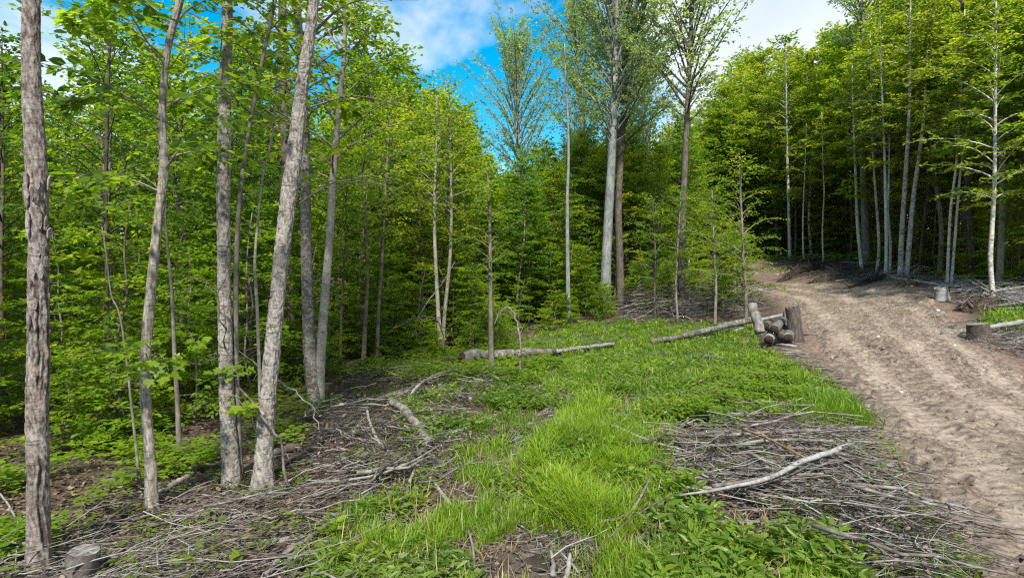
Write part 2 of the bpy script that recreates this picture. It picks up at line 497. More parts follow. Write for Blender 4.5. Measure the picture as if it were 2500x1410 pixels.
def ground_mat():
    m, t = new_mat('forest ground')
    o = N(t, 'ShaderNodeOutputMaterial')
    tc = N(t, 'ShaderNodeTexCoord')
    n1 = N(t, 'ShaderNodeTexNoise'); n1.inputs['Scale'].default_value = 9; n1.inputs['Detail'].default_value = 9; n1.inputs['Roughness'].default_value = .7
    n2 = N(t, 'ShaderNodeTexNoise'); n2.inputs['Scale'].default_value = 1.3; n2.inputs['Detail'].default_value = 5
    v = N(t, 'ShaderNodeTexVoronoi'); v.inputs['Scale'].default_value = 26
    for n in (n1, n2, v): t.links.new(tc.outputs['Object'], n.inputs['Vector'])
    r1 = ramp(t, [(0.35, (.018, .012, .008)), (0.5, (.06, .04, .027)), (0.68, (.17, .12, .085))])
    t.links.new(n1.outputs['Fac'], r1.inputs[0])
    r2 = ramp(t, [(0.3, (.55, .55, .55)), (0.7, (1.15, 1.1, 1.05))])
    t.links.new(n2.outputs['Fac'], r2.inputs[0])
    mm = N(t, 'ShaderNodeMix', data_type='RGBA', blend_type='MULTIPLY'); mm.inputs[0].default_value = 1
    t.links.new(r1.outputs[0], mm.inputs[6]); t.links.new(r2.outputs[0], mm.inputs[7])
    dirt = N(t, 'ShaderNodeAttribute', attribute_name='dirt')
    rd = ramp(t, [(0.35, (.07, .045, .031)), (0.5, (.155, .105, .075)), (0.7, (.27, .20, .15))])
    t.links.new(n1.outputs['Fac'], rd.inputs[0])
    md = N(t, 'ShaderNodeMix', data_type='RGBA')
    t.links.new(dirt.outputs['Fac'], md.inputs[0]); t.links.new(mm.outputs[2], md.inputs[6]); t.links.new(rd.outputs[0], md.inputs[7])
    mud = N(t, 'ShaderNodeAttribute', attribute_name='mud')
    rm = ramp(t, [(0.35, (.05, .04, .03)), (0.6, (.16, .13, .105))])
    t.links.new(n1.outputs['Fac'], rm.inputs[0])
    m2 = N(t, 'ShaderNodeMix', data_type='RGBA')
    t.links.new(mud.outputs['Fac'], m2.inputs[0]); t.links.new(md.outputs[2], m2.inputs[6]); t.links.new(rm.outputs[0], m2.inputs[7])
    grn = N(t, 'ShaderNodeAttribute', attribute_name='green')
    rg = ramp(t, [(0.35, (.018, .03, .008)), (0.6, (.05, .085, .016))])
    t.links.new(n1.outputs['Fac'], rg.inputs[0])
    m3 = N(t, 'ShaderNodeMix', data_type='RGBA')
    t.links.new(grn.outputs['Fac'], m3.inputs[0]); t.links.new(m2.outputs[2], m3.inputs[6]); t.links.new(rg.outputs[0], m3.inputs[7])
    p = N(t, 'ShaderNodeBsdfPrincipled')
    rr = N(t, 'ShaderNodeMapRange'); rr.inputs['To Min'].default_value = .95; rr.inputs['To Max'].default_value = .45
    t.links.new(mud.outputs['Fac'], rr.inputs[0]); t.links.new(rr.outputs[0], p.inputs['Roughness'])
    t.links.new(m3.outputs[2], p.inputs['Base Color'])
    b = N(t, 'ShaderNodeBump'); b.inputs['Strength'].default_value = 0.9; b.inputs['Distance'].default_value = 0.05
    t.links.new(n1.outputs['Fac'], b.inputs['Height']); t.links.new(b.outputs[0], p.inputs['Normal'])
    t.links.new(p.outputs[0], o.inputs['Surface'])
    return m
def road_mat():
    m, t = new_mat('churned road dirt')
    o = N(t, 'ShaderNodeOutputMaterial')
    tc = N(t, 'ShaderNodeTexCoord')
    n1 = N(t, 'ShaderNodeTexNoise'); n1.inputs['Scale'].default_value = 8; n1.inputs['Detail'].default_value = 10; n1.inputs['Roughness'].default_value = .72
    n2 = N(t, 'ShaderNodeTexNoise'); n2.inputs['Scale'].default_value = .7; n2.inputs['Detail'].default_value = 5
    for n in (n1, n2): t.links.new(tc.outputs['Object'], n.inputs['Vector'])
    v = N(t, 'ShaderNodeAttribute', attribute_name='var')     # packed (1) or loose (0) earth, with clod shadows painted dark in the crevices
    ma = N(t, 'ShaderNodeMath', operation='MULTIPLY_ADD'); ma.inputs[1].default_value = 0.68
    mb_ = N(t, 'ShaderNodeMath', operation='MULTIPLY'); mb_.inputs[1].default_value = 0.26
    t.links.new(v.outputs['Fac'], mb_.inputs[0]); t.links.new(n1.outputs['Fac'], ma.inputs[0]); t.links.new(mb_.outputs[0], ma.inputs[2])
    mc = N(t, 'ShaderNodeMath', operation='MULTIPLY_ADD'); mc.inputs[1].default_value = 0.08
    t.links.new(n2.outputs['Fac'], mc.inputs[0]); t.links.new(ma.outputs[0], mc.inputs[2])
    r = ramp(t, [(0.30, (.058, .041, .031)), (0.44, (.15, .115, .088)), (0.56, (.265, .212, .165)), (0.72, (.39, .33, .27))])
    t.links.new(mc.outputs[0], r.inputs[0])
    p = N(t, 'ShaderNodeBsdfPrincipled'); p.inputs['Roughness'].default_value = .92
    p.inputs['Specular IOR Level'].default_value = 0.2
    t.links.new(r.outputs[0], p.inputs['Base Color'])
    b = N(t, 'ShaderNodeBump'); b.inputs['Strength'].default_value = 0.8; b.inputs['Distance'].default_value = 0.05
    t.links.new(n1.outputs['Fac'], b.inputs['Height']); t.links.new(b.outputs[0], p.inputs['Normal'])
    t.links.new(p.outputs[0], o.inputs['Surface'])
    return m
M['ground'] = ground_mat(); M['road'] = road_mat()
def water_mat():
    m, t = new_mat('seep water')
    o = N(t, 'ShaderNodeOutputMaterial'); p = N(t, 'ShaderNodeBsdfPrincipled')
    p.inputs['Base Color'].default_value = (.045, .035, .025, 1); p.inputs['Roughness'].default_value = .08
    n = N(t, 'ShaderNodeTexNoise'); n.inputs['Scale'].default_value = 12
    b = N(t, 'ShaderNodeBump'); b.inputs['Strength'].default_value = .15; b.inputs['Distance'].default_value = .02
    t.links.new(n.outputs['Fac'], b.inputs['Height']); t.links.new(b.outputs[0], p.inputs['Normal'])
    t.links.new(p.outputs[0], o.inputs['Surface']); return m
M['water'] = water_mat()

# ------------------------------------------------------------------ ground cover regions (outlines in the photograph, laid on the ground)
G_MEADOW = [(1285,870),(1300,818),(1420,792),(1560,786),(1700,790),(1830,800),(1865,850),(1905,885),(1985,905),(2060,960),(2110,1040),(1990,1045),
            (1900,1015),(1720,1010),(1570,1080),(1640,1180),(1560,1290),(1470,1300),(1300,1270),(1275,1150),(1340,1080),(1385,1000),(1440,960),(1320,950)]
G_TALL = [(1290,1240),(1275,1150),(1345,1075),(1385,1000),(1450,975),(1560,1050),(1590,1100),(1600,1180),(1560,1270),(1470,1290),(1380,1275)]
G_FRONT = [(780,1600),(790,1340),(930,1200),(1010,1110),(1120,1060),(1210,1000),(1290,980),(1300,1050),(1230,1110),(1250,1230),(1290,1330),(1330,1600)]
G_RIGHT = [(1480,1600),(1480,1290),(1600,1180),(1690,1200),(1700,1260),(1900,1290),(2050,1330),(2200,1600)]
G_FAR = [(2400,790),(2440,765),(2560,740),(2700,780),(2620,830),(2420,800)]
H_MID = [(1000,1130),(960,1000),(1080,960),(1250,930),(1440,880),(1560,880),(1900,900),(2020,960),(1960,1010),(1700,1060),(1560,1060),(1400,1000),(1250,1010),(1150,1080)]
H_RIGHT = [(1560,1600),(1590,1290),(1640,1190),(1720,1230),(1760,1290),(1960,1290),(2060,1330),(2160,1600)]
H_LEFT = [(760,1600),(720,1400),(800,1280),(950,1180),(1050,1180),(1000,1300),(1150,1400),(1200,1600)]
S_LEFT = [(-400,1000),(200,945),(500,930),(780,905),(900,890),(1000,905),(960,960),(830,1010),(720,1100),(500,1160),(330,1190),(130,1330),(-60,1500),(-500,1500)]
S_CENTER = [(860,900),(1080,860),(1330,840),(1350,900),(1290,950),(1180,930),(1000,950)]
LITTER = [(-600,1600),(-500,950),(0,900),(900,880),(1180,930),(1180,1150),(900,1250),(760,1400),(720,1600)]
def px_mask(x, y, z, polys):
    px, py = to_px(x, y, z)
    m = np.zeros(np.shape(x), bool)
    for p in polys:
        m |= in_poly(px, py, p)
    return m & (np.asarray(y) > 2.0)

# ------------------------------------------------------------------ the ground sheet
def axis(lo, hi, segs):
    return np.unique(np.concatenate([np.linspace(a, b, n) for a, b, n in segs]))
gx = np.unique(np.round(np.concatenate([np.linspace(-125, -60, 10), np.linspace(-60, -12, 50), np.linspace(-12, 20, 230), np.linspace(20, 60, 70), np.linspace(60, 125, 10)]), 4))
gy = np.unique(np.round(np.concatenate([np.linspace(-60, -4, 12), np.linspace(-4, 3, 20), np.linspace(3, 28, 230), np.linspace(28, 70, 110), np.linspace(70, 130, 20), [130.0, 132.0]]), 4))
GX, GY = np.meshgrid(gx, gy)
GZ = terr(GX, GY)
onroad = in_poly(GX, GY, ROADPOLY)
droad = np.minimum(poly_dist(GX, GY, Ls[::6]), poly_dist(GX, GY, Rs[::6]))
GZ = np.where(onroad, GZ - 0.12 * np.clip(droad / 0.5, 0, 1), GZ)
nx, ny = len(gx), len(gy)
ii = np.arange((ny - 1) * (nx - 1)); r_ = ii // (nx - 1); c_ = ii % (nx - 1)
Q = np.c_[r_ * nx + c_, r_ * nx + c_ + 1, (r_ + 1) * nx + c_ + 1, (r_ + 1) * nx + c_]
mb = MB(); mb.add(np.c_[GX.ravel(), GY.ravel(), GZ.ravel()], Q)
ground = mb.obj('ground', M['ground'])
tag(ground, 'forest floor of dark soil and leaf litter', None, None, 'structure')
dirt = np.where(onroad, 1.0, np.clip(1 - (droad - 0.1) / 0.8, 0, 1))
bpx, bpy_ = to_px(GX, GY, GZ)
bank = in_poly(bpx, bpy_, [(1690,690),(1720,640),(1800,630),(1960,640),(2100,668),(2330,700),(2300,760),(2200,705),(1960,700)]) & (GY > 18) & (GY < 60)
dirt = np.maximum(dirt, np.where(bank, 0.85, 0))
mud = np.zeros_like(GX); mm_ = (np.abs(GX) < 5) & (GY < 12)
mud[mm_] = np.exp(-(poly_dist(GX[mm_], GY[mm_], SEEP) / 0.42) ** 2)
green = px_mask(GX, GY, GZ, [G_MEADOW, G_FAR]).astype(float) * 0.9
for nm, arr in (('dirt', dirt), ('mud', mud), ('green', green)):
    a_ = ground.data.attributes.new(nm, 'FLOAT', 'POINT')
    a_.data.foreach_set('value', arr.ravel().astype(np.float32))

# the road: its own sheet with ruts, cleat ridges and clods
def road():
    ns, ntr = 900, 150
    s = np.linspace(0, 1, ns) ** 1.45           # finer near the camera
    L = np.c_[np.interp(s, np.linspace(0, 1, 300), Ls[:, 0]), np.interp(s, np.linspace(0, 1, 300), Ls[:, 1])]
    Rr = np.c_[np.interp(s, np.linspace(0, 1, 300), Rs[:, 0]), np.interp(s, np.linspace(0, 1, 300), Rs[:, 1])]
    L = L + (L - Rr) * 0.02; Rr = Rr + (Rr - L) * 0.02
    cen = (L + Rr) / 2
    arc = np.r_[0, np.cumsum(np.linalg.norm(np.diff(cen, axis=0), axis=1))]
    t = np.linspace(0, 1, ntr)
    X = L[:, None, 0] * (1 - t) + Rr[:, None, 0] * t
    Y = L[:, None, 1] * (1 - t) + Rr[:, None, 1] * t
    W = np.linalg.norm(Rr - L, axis=1)[:, None]
    A = np.repeat(arc[:, None], ntr, 1)
    u = t[None] * W                             # metres from the left edge
    wob = (fbm(A * 0.25, A * 0 + 2, 3, 5) - 0.5) * 0.9
    tracks = np.zeros_like(X)
    cleat = np.zeros_like(X)
    for c0, wd in ((0.20, 0.36), (0.53, 0.34), (0.80, 0.30)):
        d = u - (c0 * W + wob)
        g = np.exp(-(d / wd) ** 6)
        tracks = np.maximum(tracks, g)
        cleat += np.exp(-((np.abs(d) - wd * 1.15) / 0.26) ** 2)
    Z = terr(X, Y) + 0.035
    big = fbm(X * 1.4, Y * 1.4, 4, 21) - 0.5
    fine = fbm(X * 5.5, Y * 5.5, 4, 31) - 0.5
    clod = np.clip(fbm(X * 7.5 + 9, Y * 12.0, 3, 41) - 0.53, 0, 1)
    rid = np.sin(A * 2 * np.pi / 0.19 + 5 * fbm(X * 1.3, Y * 1.3, 2, 51)) * np.clip(cleat, 0, 1) * (0.35 + fbm(X * .8, Y * .8, 2, 61))
    Z += big * 0.02 + fine * 0.05 * (1.15 - tracks * .6) + clod * 0.20 * (1.1 - tracks * .8) + rid * 0.012 - tracks * 0.02
    cn = np.abs(fbm(A * 5.5 + .8 * fbm(X * 2, Y * 2, 2, 5), u * 1.9, 3, 103) - .5) * 2
    crev = np.exp(-(cn / .13) ** 2) * np.clip((fbm(X * .9, Y * .9, 3, 107) - .36) * 4, 0, 1) * (1 - .55 * tracks)
    Z -= crev * 0.04
    edge = np.minimum(u, W - u) + (fbm(X * 1.6, Y * 1.6, 3, 71) - 0.5) * 0.7
    Z -= 0.16 * np.clip(1 - edge / 0.35, 0, 1.2)
    var = np.clip(0.47 + 0.28 * tracks * (0.2 + 1.3 * fbm(X * .6, Y * .6, 3, 81)) + 0.35 * big - clod * 1.2 - 0.25 * np.clip(cleat, 0, 1) * (rid < 0) - .35 * crev, 0, 1)  # crevices darkened: loose moist soil, plus clod shadows put into the colour
    ii = np.arange((ns - 1) * (ntr - 1)); r_ = ii // (ntr - 1); c_ = ii % (ntr - 1)
    Q = np.c_[r_ * ntr + c_, r_ * ntr + c_ + 1, (r_ + 1) * ntr + c_ + 1, (r_ + 1) * ntr + c_]
    road.grid = np.c_[X.ravel(), Y.ravel(), Z.ravel()]
    mb = MB(); mb.add(np.c_[X.ravel(), Y.ravel(), Z.ravel()], Q, None, var.ravel())
    tag(mb.obj('dirt_road', M['road']), 'churned tan dirt road curving uphill to the left', None, None, 'structure')
road()

# water lying in the seep
def puddle(px, py, rx, ry, seed):
    c = at(px, py)
    th = np.linspace(0, 2 * np.pi, 40, endpoint=False)
    rr = 1 + 0.5 * (fbm(np.cos(th) * 1.5 + seed, np.sin(th) * 1.5, 3, seed) - 0.5)
    ring = np.c_[c.x + rx * rr * np.cos(th), c.y + ry * rr * np.sin(th)]
    zz_ = terr(np.r_[ring[:, 0], c.x + (ring[:, 0] - c.x) * .5, c.x], np.r_[ring[:, 1], c.y + (ring[:, 1] - c.y) * .5, c.y])
    z = float(np.percentile(zz_, 16))
    V = np.vstack([np.c_[ring, np.full(40, z)], [[c.x, c.y, z]]])
    T = np.array([[40, i, (i + 1) % 40] for i in range(40)])
    mb = MB(); mb.add(V, None, T)
    return mb.obj('puddle_water', M['water'])
for i, (px, py, rx, ry) in enumerate([(1240, 1190, .40, .55), (1325, 1345, .45, .40), (1235, 1095, .28, .4)]):
    tag(puddle(px, py, rx, ry, i + 3), 'dark shallow water in the muddy seep', None, None, 'structure')

# ------------------------------------------------------------------ trees
def tree_meshes(poly, r0, r1, lo=0.25, rad=2.0, nb=44, el=(35, 5), nt=10, nl=9, ls=0.12, shape=LEAF6, seed=1,
                prof='maple', sides=8, rough=0.06, flare=0.35, tw=0.8, yel=0.0, droop=0.4, drop=0.0, flat=0.5):
    """trunk, limb and leaf meshes round a given trunk line"""
    g = np.random.default_rng(seed)
    P = curve_pts(poly, 26)
    d = np.r_[0, np.cumsum(np.linalg.norm(np.diff(P, axis=0), axis=1))]; H = d[-1]; tt = d / H
    rr = r1 + (r0 - r1) * (1 - tt) ** 0.9
    rr = rr * (1 + flare * np.exp(-d / (r0 * 2.2)))
    trunk = tube(P, rr, sides, rough=rough, seed=seed)
    limbs = MB(); lv = MB()
    az = g.random() * 6.28
    for i in range(nb):
        x = (i + g.random()) / nb
        t = lo + (0.985 - lo) * x
        if g.random() < drop: continue
        az += 2.4 + g.normal() * 0.5
        if prof == 'maple': L = rad * (0.55 + 0.55 * math.sin(math.pi * min(1, x * 1.05 + .08))) * (1 - 0.55 * x ** 2.5)
        elif prof == 'poplar': L = rad * (0.45 + 0.75 * math.sin(math.pi * (x * .85 + .1)))
        else: L = rad * (1 - 0.6 * x)
        L *= 0.7 + 0.6 * g.random()
        b = np.array([np.interp(t, tt, P[:, j]) for j in range(3)])
        e0 = R(el[0] + 40 * x * (prof != 'flat') + g.normal() * 9); e1 = R(el[1] + 25 * x + g.normal() * 10)
        m = 6; pts_ = [b]; a = az
        for k in range(1, m):
            e = e0 + (e1 - e0) * k / (m - 1) - droop * (k / (m - 1)) ** 2 * (1 - x)
            a += g.normal() * 0.13
            pts_.append(pts_[-1] + L / (m - 1) * np.array([math.cos(a) * math.cos(e), math.sin(a) * math.cos(e), math.sin(e)]))
        pts_ = np.array(pts_)
        rb = min(0.5 * np.interp(t, tt, rr), 0.007 + 0.011 * L)
        tube(pts_, np.linspace(rb, 0.003, m), 4, caps=False, mb=limbs, var=0.4)
        # twigs and their leaves
        n = max(3, int(nt * (0.5 + 0.5 * L / rad)))
        s = 0.22 + 0.78 * (np.arange(n) + g.random(n)) / n
        B0 = np.array([np.interp(s * (m - 1), np.arange(m), pts_[:, j]) for j in range(3)]).T
        T = np.array([np.interp(np.clip(s * (m - 1), 0, m - 1.01), np.arange(m - 1) + .5, np.diff(pts_[:, j])) for j in range(3)]).T
        T /= np.linalg.norm(T, axis=1)[:, None]
        side = np.where(np.arange(n) % 2, 1, -1) * (0.5 + g.random(n) * 0.7)
        h = np.stack([-T[:, 1], T[:, 0], np.zeros(n)], 1)
        h /= np.linalg.norm(h, axis=1)[:, None] + 1e-6
        TD = T * np.cos(side)[:, None] + h * np.sin(side)[:, None] + g.normal(size=(n, 3)) * np.array([.12, .12, flat * .55])
        TD[-1] = T[-1]
        TD /= np.linalg.norm(TD, axis=1)[:, None]
        TL = tw * (0.45 + 0.65 * g.random(n)) * (1.15 - 0.6 * s)
        uu = (np.arange(nl) + 0.5) / nl
        U = uu[None, :] * TL[:, None] + g.normal(size=(n, nl)) * 0.02
        Pp = B0[:, None] + U[..., None] * TD[:, None]
        Pp[..., 2] -= 0.25 * (U ** 2) * (1 - .4 * x)
        Pp += g.normal(size=Pp.shape) * np.array([.035, .035, .03])
        sg = np.where(np.arange(nl) % 2, 1, -1)[None, :, None]
        hd = np.stack([-TD[:, 1], TD[:, 0], np.zeros(n)], 1)[:, None]
        D = TD[:, None] * 0.75 + hd * sg * 0.75 + g.normal(size=Pp.shape) * 0.28
        D[..., 2] -= 0.18
        Nn = np.array([0, 0, 1.0]) + g.normal(size=Pp.shape) * flat
        S = ls * (0.65 + 0.6 * g.random((n, nl)))
        sv = g.normal() * 0.12
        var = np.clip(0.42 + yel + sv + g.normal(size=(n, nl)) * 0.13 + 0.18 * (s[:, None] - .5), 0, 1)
        leaves(lv, Pp.reshape(-1, 3), D.reshape(-1, 3), Nn.reshape(-1, 3), S.ravel(), shape, var.ravel())
        for j in range(n):
            if j % 3 == 0 and nt > 5:
                e = B0[j] + TL[j] * TD[j] * .8; e = e - np.array([0, 0, .18 * TL[j] ** 2])
                tube(np.array([B0[j], e]), np.array([.004, .0015]), 3, caps=False, mb=limbs, var=0.35)
    return trunk, limbs, lv

def straight(H, lean=0.0, wob=0.12, seed=0, n=6):
    g = np.random.default_rng(seed)
    z = np.linspace(0, H, n); a = g.random() * 6.28
    w = np.cumsum(g.normal(size=(n, 2)) * wob, 0); w -= w[0]
    return np.c_[w[:, 0] + lean * z * math.cos(a), w[:, 1] + lean * z * math.sin(a), z - 0.15 * (np.arange(n) == 0)]

class Proto: pass
def proto(name, H, barkm, leafm, **kw):
    p = Proto(); sd_ = kw['seed']
    tr, li, lv = tree_meshes(straight(H, kw.pop('lean', .02), kw.pop('wob', .1), sd_), kw.pop('r0'), kw.pop('r1', .012), **kw)
    p.tr = tr.mesh(name + '_trunk', barkm); p.li = li.mesh(name + '_limbs', barkm)
    p.lv = lv.mesh(name + '_crown', leafm, False); p.H = H
    return p
PM = [proto('maple', 11, M['bark_mid'], M['leaf_maple'], r0=.075, lo=.20 + .04 * i, rad=2.0 + .2 * (i % 3), nb=58, nt=12, nl=9, ls=.155, seed=100 + i, wob=.12) for i in range(5)]
PU = [proto('understory', 5, M['bark_mid'], M['leaf_maple'], r0=.03, lo=.14, rad=1.25, nb=32, nt=10, nl=9, ls=.13, seed=200 + i, prof='flat', el=(18, 0), tw=.6, flat=.38, wob=.10) for i in range(4)]
PC = [proto('canopy', 16, M['bark_dark'], M['leaf_maple'], r0=.15, r1=.02, lo=.42, rad=3.0, nb=66, nt=14, nl=10, ls=.18, seed=300 + i, tw=1.0, wob=.15) for i in range(3)]
PB = [proto('bush', 1.7, M['bark_mid'], M['leaf_maple'], r0=.014, r1=.004, lo=.05, rad=.75, nb=24, nt=8, nl=8, ls=.10, seed=400 + i, prof='flat', el=(30, 5), tw=.4, wob=.06) for i in range(3)]
PT = [proto('dark_pole', 12, M['bark_dark'], M['leaf_deep'], r0=.10, lo=.38, rad=2.2, nb=46, nt=11, nl=9, ls=.155, seed=500 + i, wob=.14, lean=.03) for i in range(2)]

def put_tree(p, x, y, h, label, group, name='maple_tree', cat='tree', leaf=None, bark=None, wide=1.0, rz=None):
    root = empty(name, (x, y, rterr(x, y) - 0.03), label, cat, group, rng.random() * 6.28 if rz is None else rz)
    s = h / p.H
    sx = s * wide
    root.scale = (sx, sx, s)
    for nm, me, mat in (('trunk', p.tr, bark), ('limbs', p.li, bark), ('crown', p.lv, leaf)):
        o = link(nm, me, root)
        if mat is not None:
            o.material_slots[0].link = 'OBJECT'; o.material_slots[0].material = mat
    return root

placed = []      # (x, y) of every trunk so far
def free(x, y, d):
    for a, b in placed:
        if (a - x) ** 2 + (b - y) ** 2 < d * d: return False
    return True

def px_line(pp, Y, base=True):
    """trunk line given as (px, py) points on an upright plane Y metres out, rooted on the ground"""
    P = [at_d(px, py, Y) for px, py in pp]
    P[0] = Vector((P[0].x, Y, rterr(P[0].x, Y) - 0.1))
    return np.array([tuple(p) for p in P])
def hero(name, pp, Y, w0, w1, label, cat='tree', group=None, bark='bark_maple', leaf='leaf_maple', crown=True, lean_y=0.0, ext=0.0, **kw):
    P = px_line(pp, Y)
    if ext:
        d = (P[-1] - P[-2]) / np.linalg.norm(P[-1] - P[-2]) + [0, 0, .4]
        P = np.vstack([P, P[-1] + d / np.linalg.norm(d) * ext])
        w1 = w1 * .5
    P[:, 1] += lean_y * (P[:, 2] - P[0, 2])
    ca = math.cos(math.atan(abs(pp[0][0] - 1250) / F))
    r0 = w0 / F * Y / 2 * ca; r1 = w1 / F * Y / 2 * ca
    b = Vector(P[0]); Q = P - P[0]
    sides = kw.pop('sides', 12)
    fl = kw.pop('flare', .35)
    tr, li, lv = tree_meshes(Q, r0, r1, sides=sides, flare=fl, **kw)
    root = empty(name, b, label, cat, group)
    tr.obj('trunk', M[bark], root)
    if crown:
        li.obj('limbs', M[bark], root); lv.obj('crown', M[leaf], root, False)
    placed.append((b.x, b.y))
    return root

# the thick near trunks: dense displaced bark, each with its own character
def bark_trunk(pp, Y, ws, k=72, step=0.022, seed=1, plates=0.012, flaky=None, flare=.45):
    P = px_line(pp, Y)
    w = np.interp(np.linspace(0, len(ws) - 1, len(P)), np.arange(len(ws)), ws) / F * Y / 2 * math.cos(math.atan(abs(pp[0][0] - 1250) / F)) * .90
    L = np.linalg.norm(np.diff(P, axis=0), axis=1).sum()
    n = int(L / step)
    C_ = curve_pts(P, n); rad = np.interp(np.linspace(0, len(P) - 1, n), np.arange(len(P)), w)
    s = np.linspace(0, L, n)
    base = C_[0].copy()
    rad = rad * (1 + flare * 1.7 * np.exp(-s / 0.13))
    th = np.linspace(0, 2 * np.pi, k, endpoint=False)
    TH, S = np.meshgrid(th, s)
    r = np.repeat(rad[:, None], k, 1)
    # root flutes near the base, long bumps, plates and fissures
    r = r * (1 + 0.22 * np.exp(-S / 0.2) * np.sin(TH * 5 + seed + np.sin(TH * 2)))
    cx = np.cos(TH) * 2.2; sx_ = np.sin(TH) * 2.2
    def n3(f, fz, sd, o=3):   # noise wrapped round the trunk
        return 0.5 * (fbm(cx * f + 5, S * fz + sx_ * f * .6, o, sd) + fbm(sx_ * f - 3, S * fz * 1.07 + cx * f * .6 + 11, o, sd + 9))
    r += (n3(.5, .7, seed) - .5) * 0.035
    p = n3(3.2, 17, seed + 20)
    r += (np.clip(p, .42, .58) - .5) * plates * 7
    r += (n3(5, 22, seed + 30) - .5) * plates * 1.3
    var = np.clip(.5 + (p - .5) * 2.6, 0, 1)
    if flaky:
        for (a0, z0, z1, wd, dp) in flaky:
            win = np.exp(-((S - (z0 + z1) / 2) / ((z1 - z0) / 2)) ** 6)
            cen = a0 + (fbm(S * 2.3, S * 0 + seed, 3, seed + 40) - .5) * 1.3
            da = np.abs((TH - cen + np.pi) % (2 * np.pi) - np.pi)
            wid = wd * np.clip(fbm(S * 4.5, S * 0 + 3, 3, seed + 50) * 3.2 - 1.0, 0.05, 1.6)
            slot = 1 / (1 + np.exp((da - wid) / 0.035))
            r -= dp * slot * win
            var = var * (1 - slot * win) - 1.1 * slot * win
            lift = np.exp(-((da - wid - .15) / .16) ** 2) * win
            r += 0.010 * lift
    A = np.array([1.0, 0, 0]); B = np.array([0, 1.0, 0])
    V = (C_ - base)[:, None, :] + r[..., None] * (np.cos(TH)[..., None] * A + np.sin(TH)[..., None] * B)
    i = np.arange(n - 1)[:, None] * k; j = np.arange(k)[None, :]; j2 = (j + 1) % k
    Qd = np.stack([i + j, i + j2, i + k + j2, i + k + j], -1).reshape(-1, 4)
    mb = MB(); mb.add(V.reshape(-1, 3), Qd, None, var.ravel())
    placed.append((base[0], base[1]))
    return mb, Vector(base), C_ - base, rad

def top_crown(root, Cl, rad, lo_z, bark, leaf, seed, R_=2.6, nb=34):
    m = Cl[:, 2] > lo_z
    Q = Cl[m][::max(1, int(m.sum() / 8))]
    d = Q[-1] - Q[-2]; d = d / np.linalg.norm(d)
    Q = np.vstack([Q, Q[-1] + d * 2.4 + np.array([.2, 0, 0])])
    tr, li, lv = tree_meshes(Q, rad[m][0] * .5, .02, lo=.05, rad=R_, nb=nb, nt=11, nl=8, ls=.13, seed=seed, tw=.9, flare=0)
    tube(Q[-3:], [rad[-1] * .95, rad[-1] * .6, .015], 8).obj('upper_trunk', bark, root)
    li.obj('limbs', bark, root); lv.obj('crown', leaf, root, False)

def moss_collar(root, r, seed):
    g = np.random.default_rng(seed); mb = MB(); n = 1500
    a = g.random(n) * 6.28; z = np.abs(g.normal(size=n)) * .07 + .08
    rr = r * (1.32 - z * 1.1)
    P = np.c_[np.cos(a) * rr, np.sin(a) * rr, z]
    D = np.c_[np.cos(a), np.sin(a), g.normal(size=n) * .8]
    leaves(mb, P, D, g.normal(size=(n, 3)), .016 + .02 * g.random(n), LEAF4, g.random(n))
    tag(mb.obj('moss', M['moss'], root, False), kind='stuff')

def side_spray(root, base, pp, Y, seed, leaf='leaf_yellow', ls=.13, r=.008, n=34, shape=MAPLE, bark='bark_mid'):
    """a thin living branch with big lobed leaves, a part of the tree ROOT"""
    P = curve_pts([tuple(at_d(px, py, Y + dy) - base) for px, py, dy in pp], 10)
    mb = tube(P, np.linspace(r, .002, 10), 5, caps=False)
    o = mb.obj('branch', M[bark], root)
    g = np.random.default_rng(seed)
    lv = MB(); s = 3.5 + 5.5 * g.random(n) ** .6
    B0 = np.array([np.interp(s, np.arange(10), P[:, j]) for j in range(3)]).T
    T = np.gradient(P, axis=0)[np.clip(s.astype(int), 0, 9)]; T /= np.linalg.norm(T, axis=1)[:, None]
    h = np.c_[-T[:, 1], T[:, 0], np.zeros(n)]
    h /= np.linalg.norm(h, axis=1)[:, None] + 1e-6
    sg = np.where(g.random(n) < .5, -1, 1)[:, None]
    B0 = B0 + h * sg * g.random((n, 1)) * .16 + g.normal(size=(n, 3)) * [.03, .03, .045]
    D = T * .6 + h * sg * .8 + g.normal(size=(n, 3)) * .3; D[:, 2] -= .25
    leaves(lv, B0, D, np.array([0, -.25, 1.0]) + g.normal(size=(n, 3)) * .35, ls * (.6 + .6 * g.random(n)), shape, np.clip(.5 + g.normal(size=n) * .2, 0, 1))
    lv.obj('leaves', M[leaf], o, False)

# T1: the thick flaking trunk at the left edge
t1 = [(95,1390),(93,1180),(92,1000),(95,800),(95,620),(90,430),(78,200),(76,0),(78,-300),(84,-800),(95,-1300)]
mb, b, cl, rd = bark_trunk(t1, 5.2, [78,66,62,60,60,61,53,50,46,36,24], seed=3, plates=.006,
                           flaky=[(-.95, 2.35, 3.75, .26, .026), (.05, 2.2, 3.7, .18, .02), (-1.5, 2.6, 3.3, .14, .02), (-.8, .35, 1.4, .12, .02)])
root = empty('maple_tree', b, 'thick trunk at the left edge with a long split in its flaking brown grey bark', 'tree')
mb.obj('trunk', M['bark_flaky'], root)
top_crown(root, cl, rd, 6.6, M['bark_flaky'], M['leaf_maple'], 11, 2.0, 14)
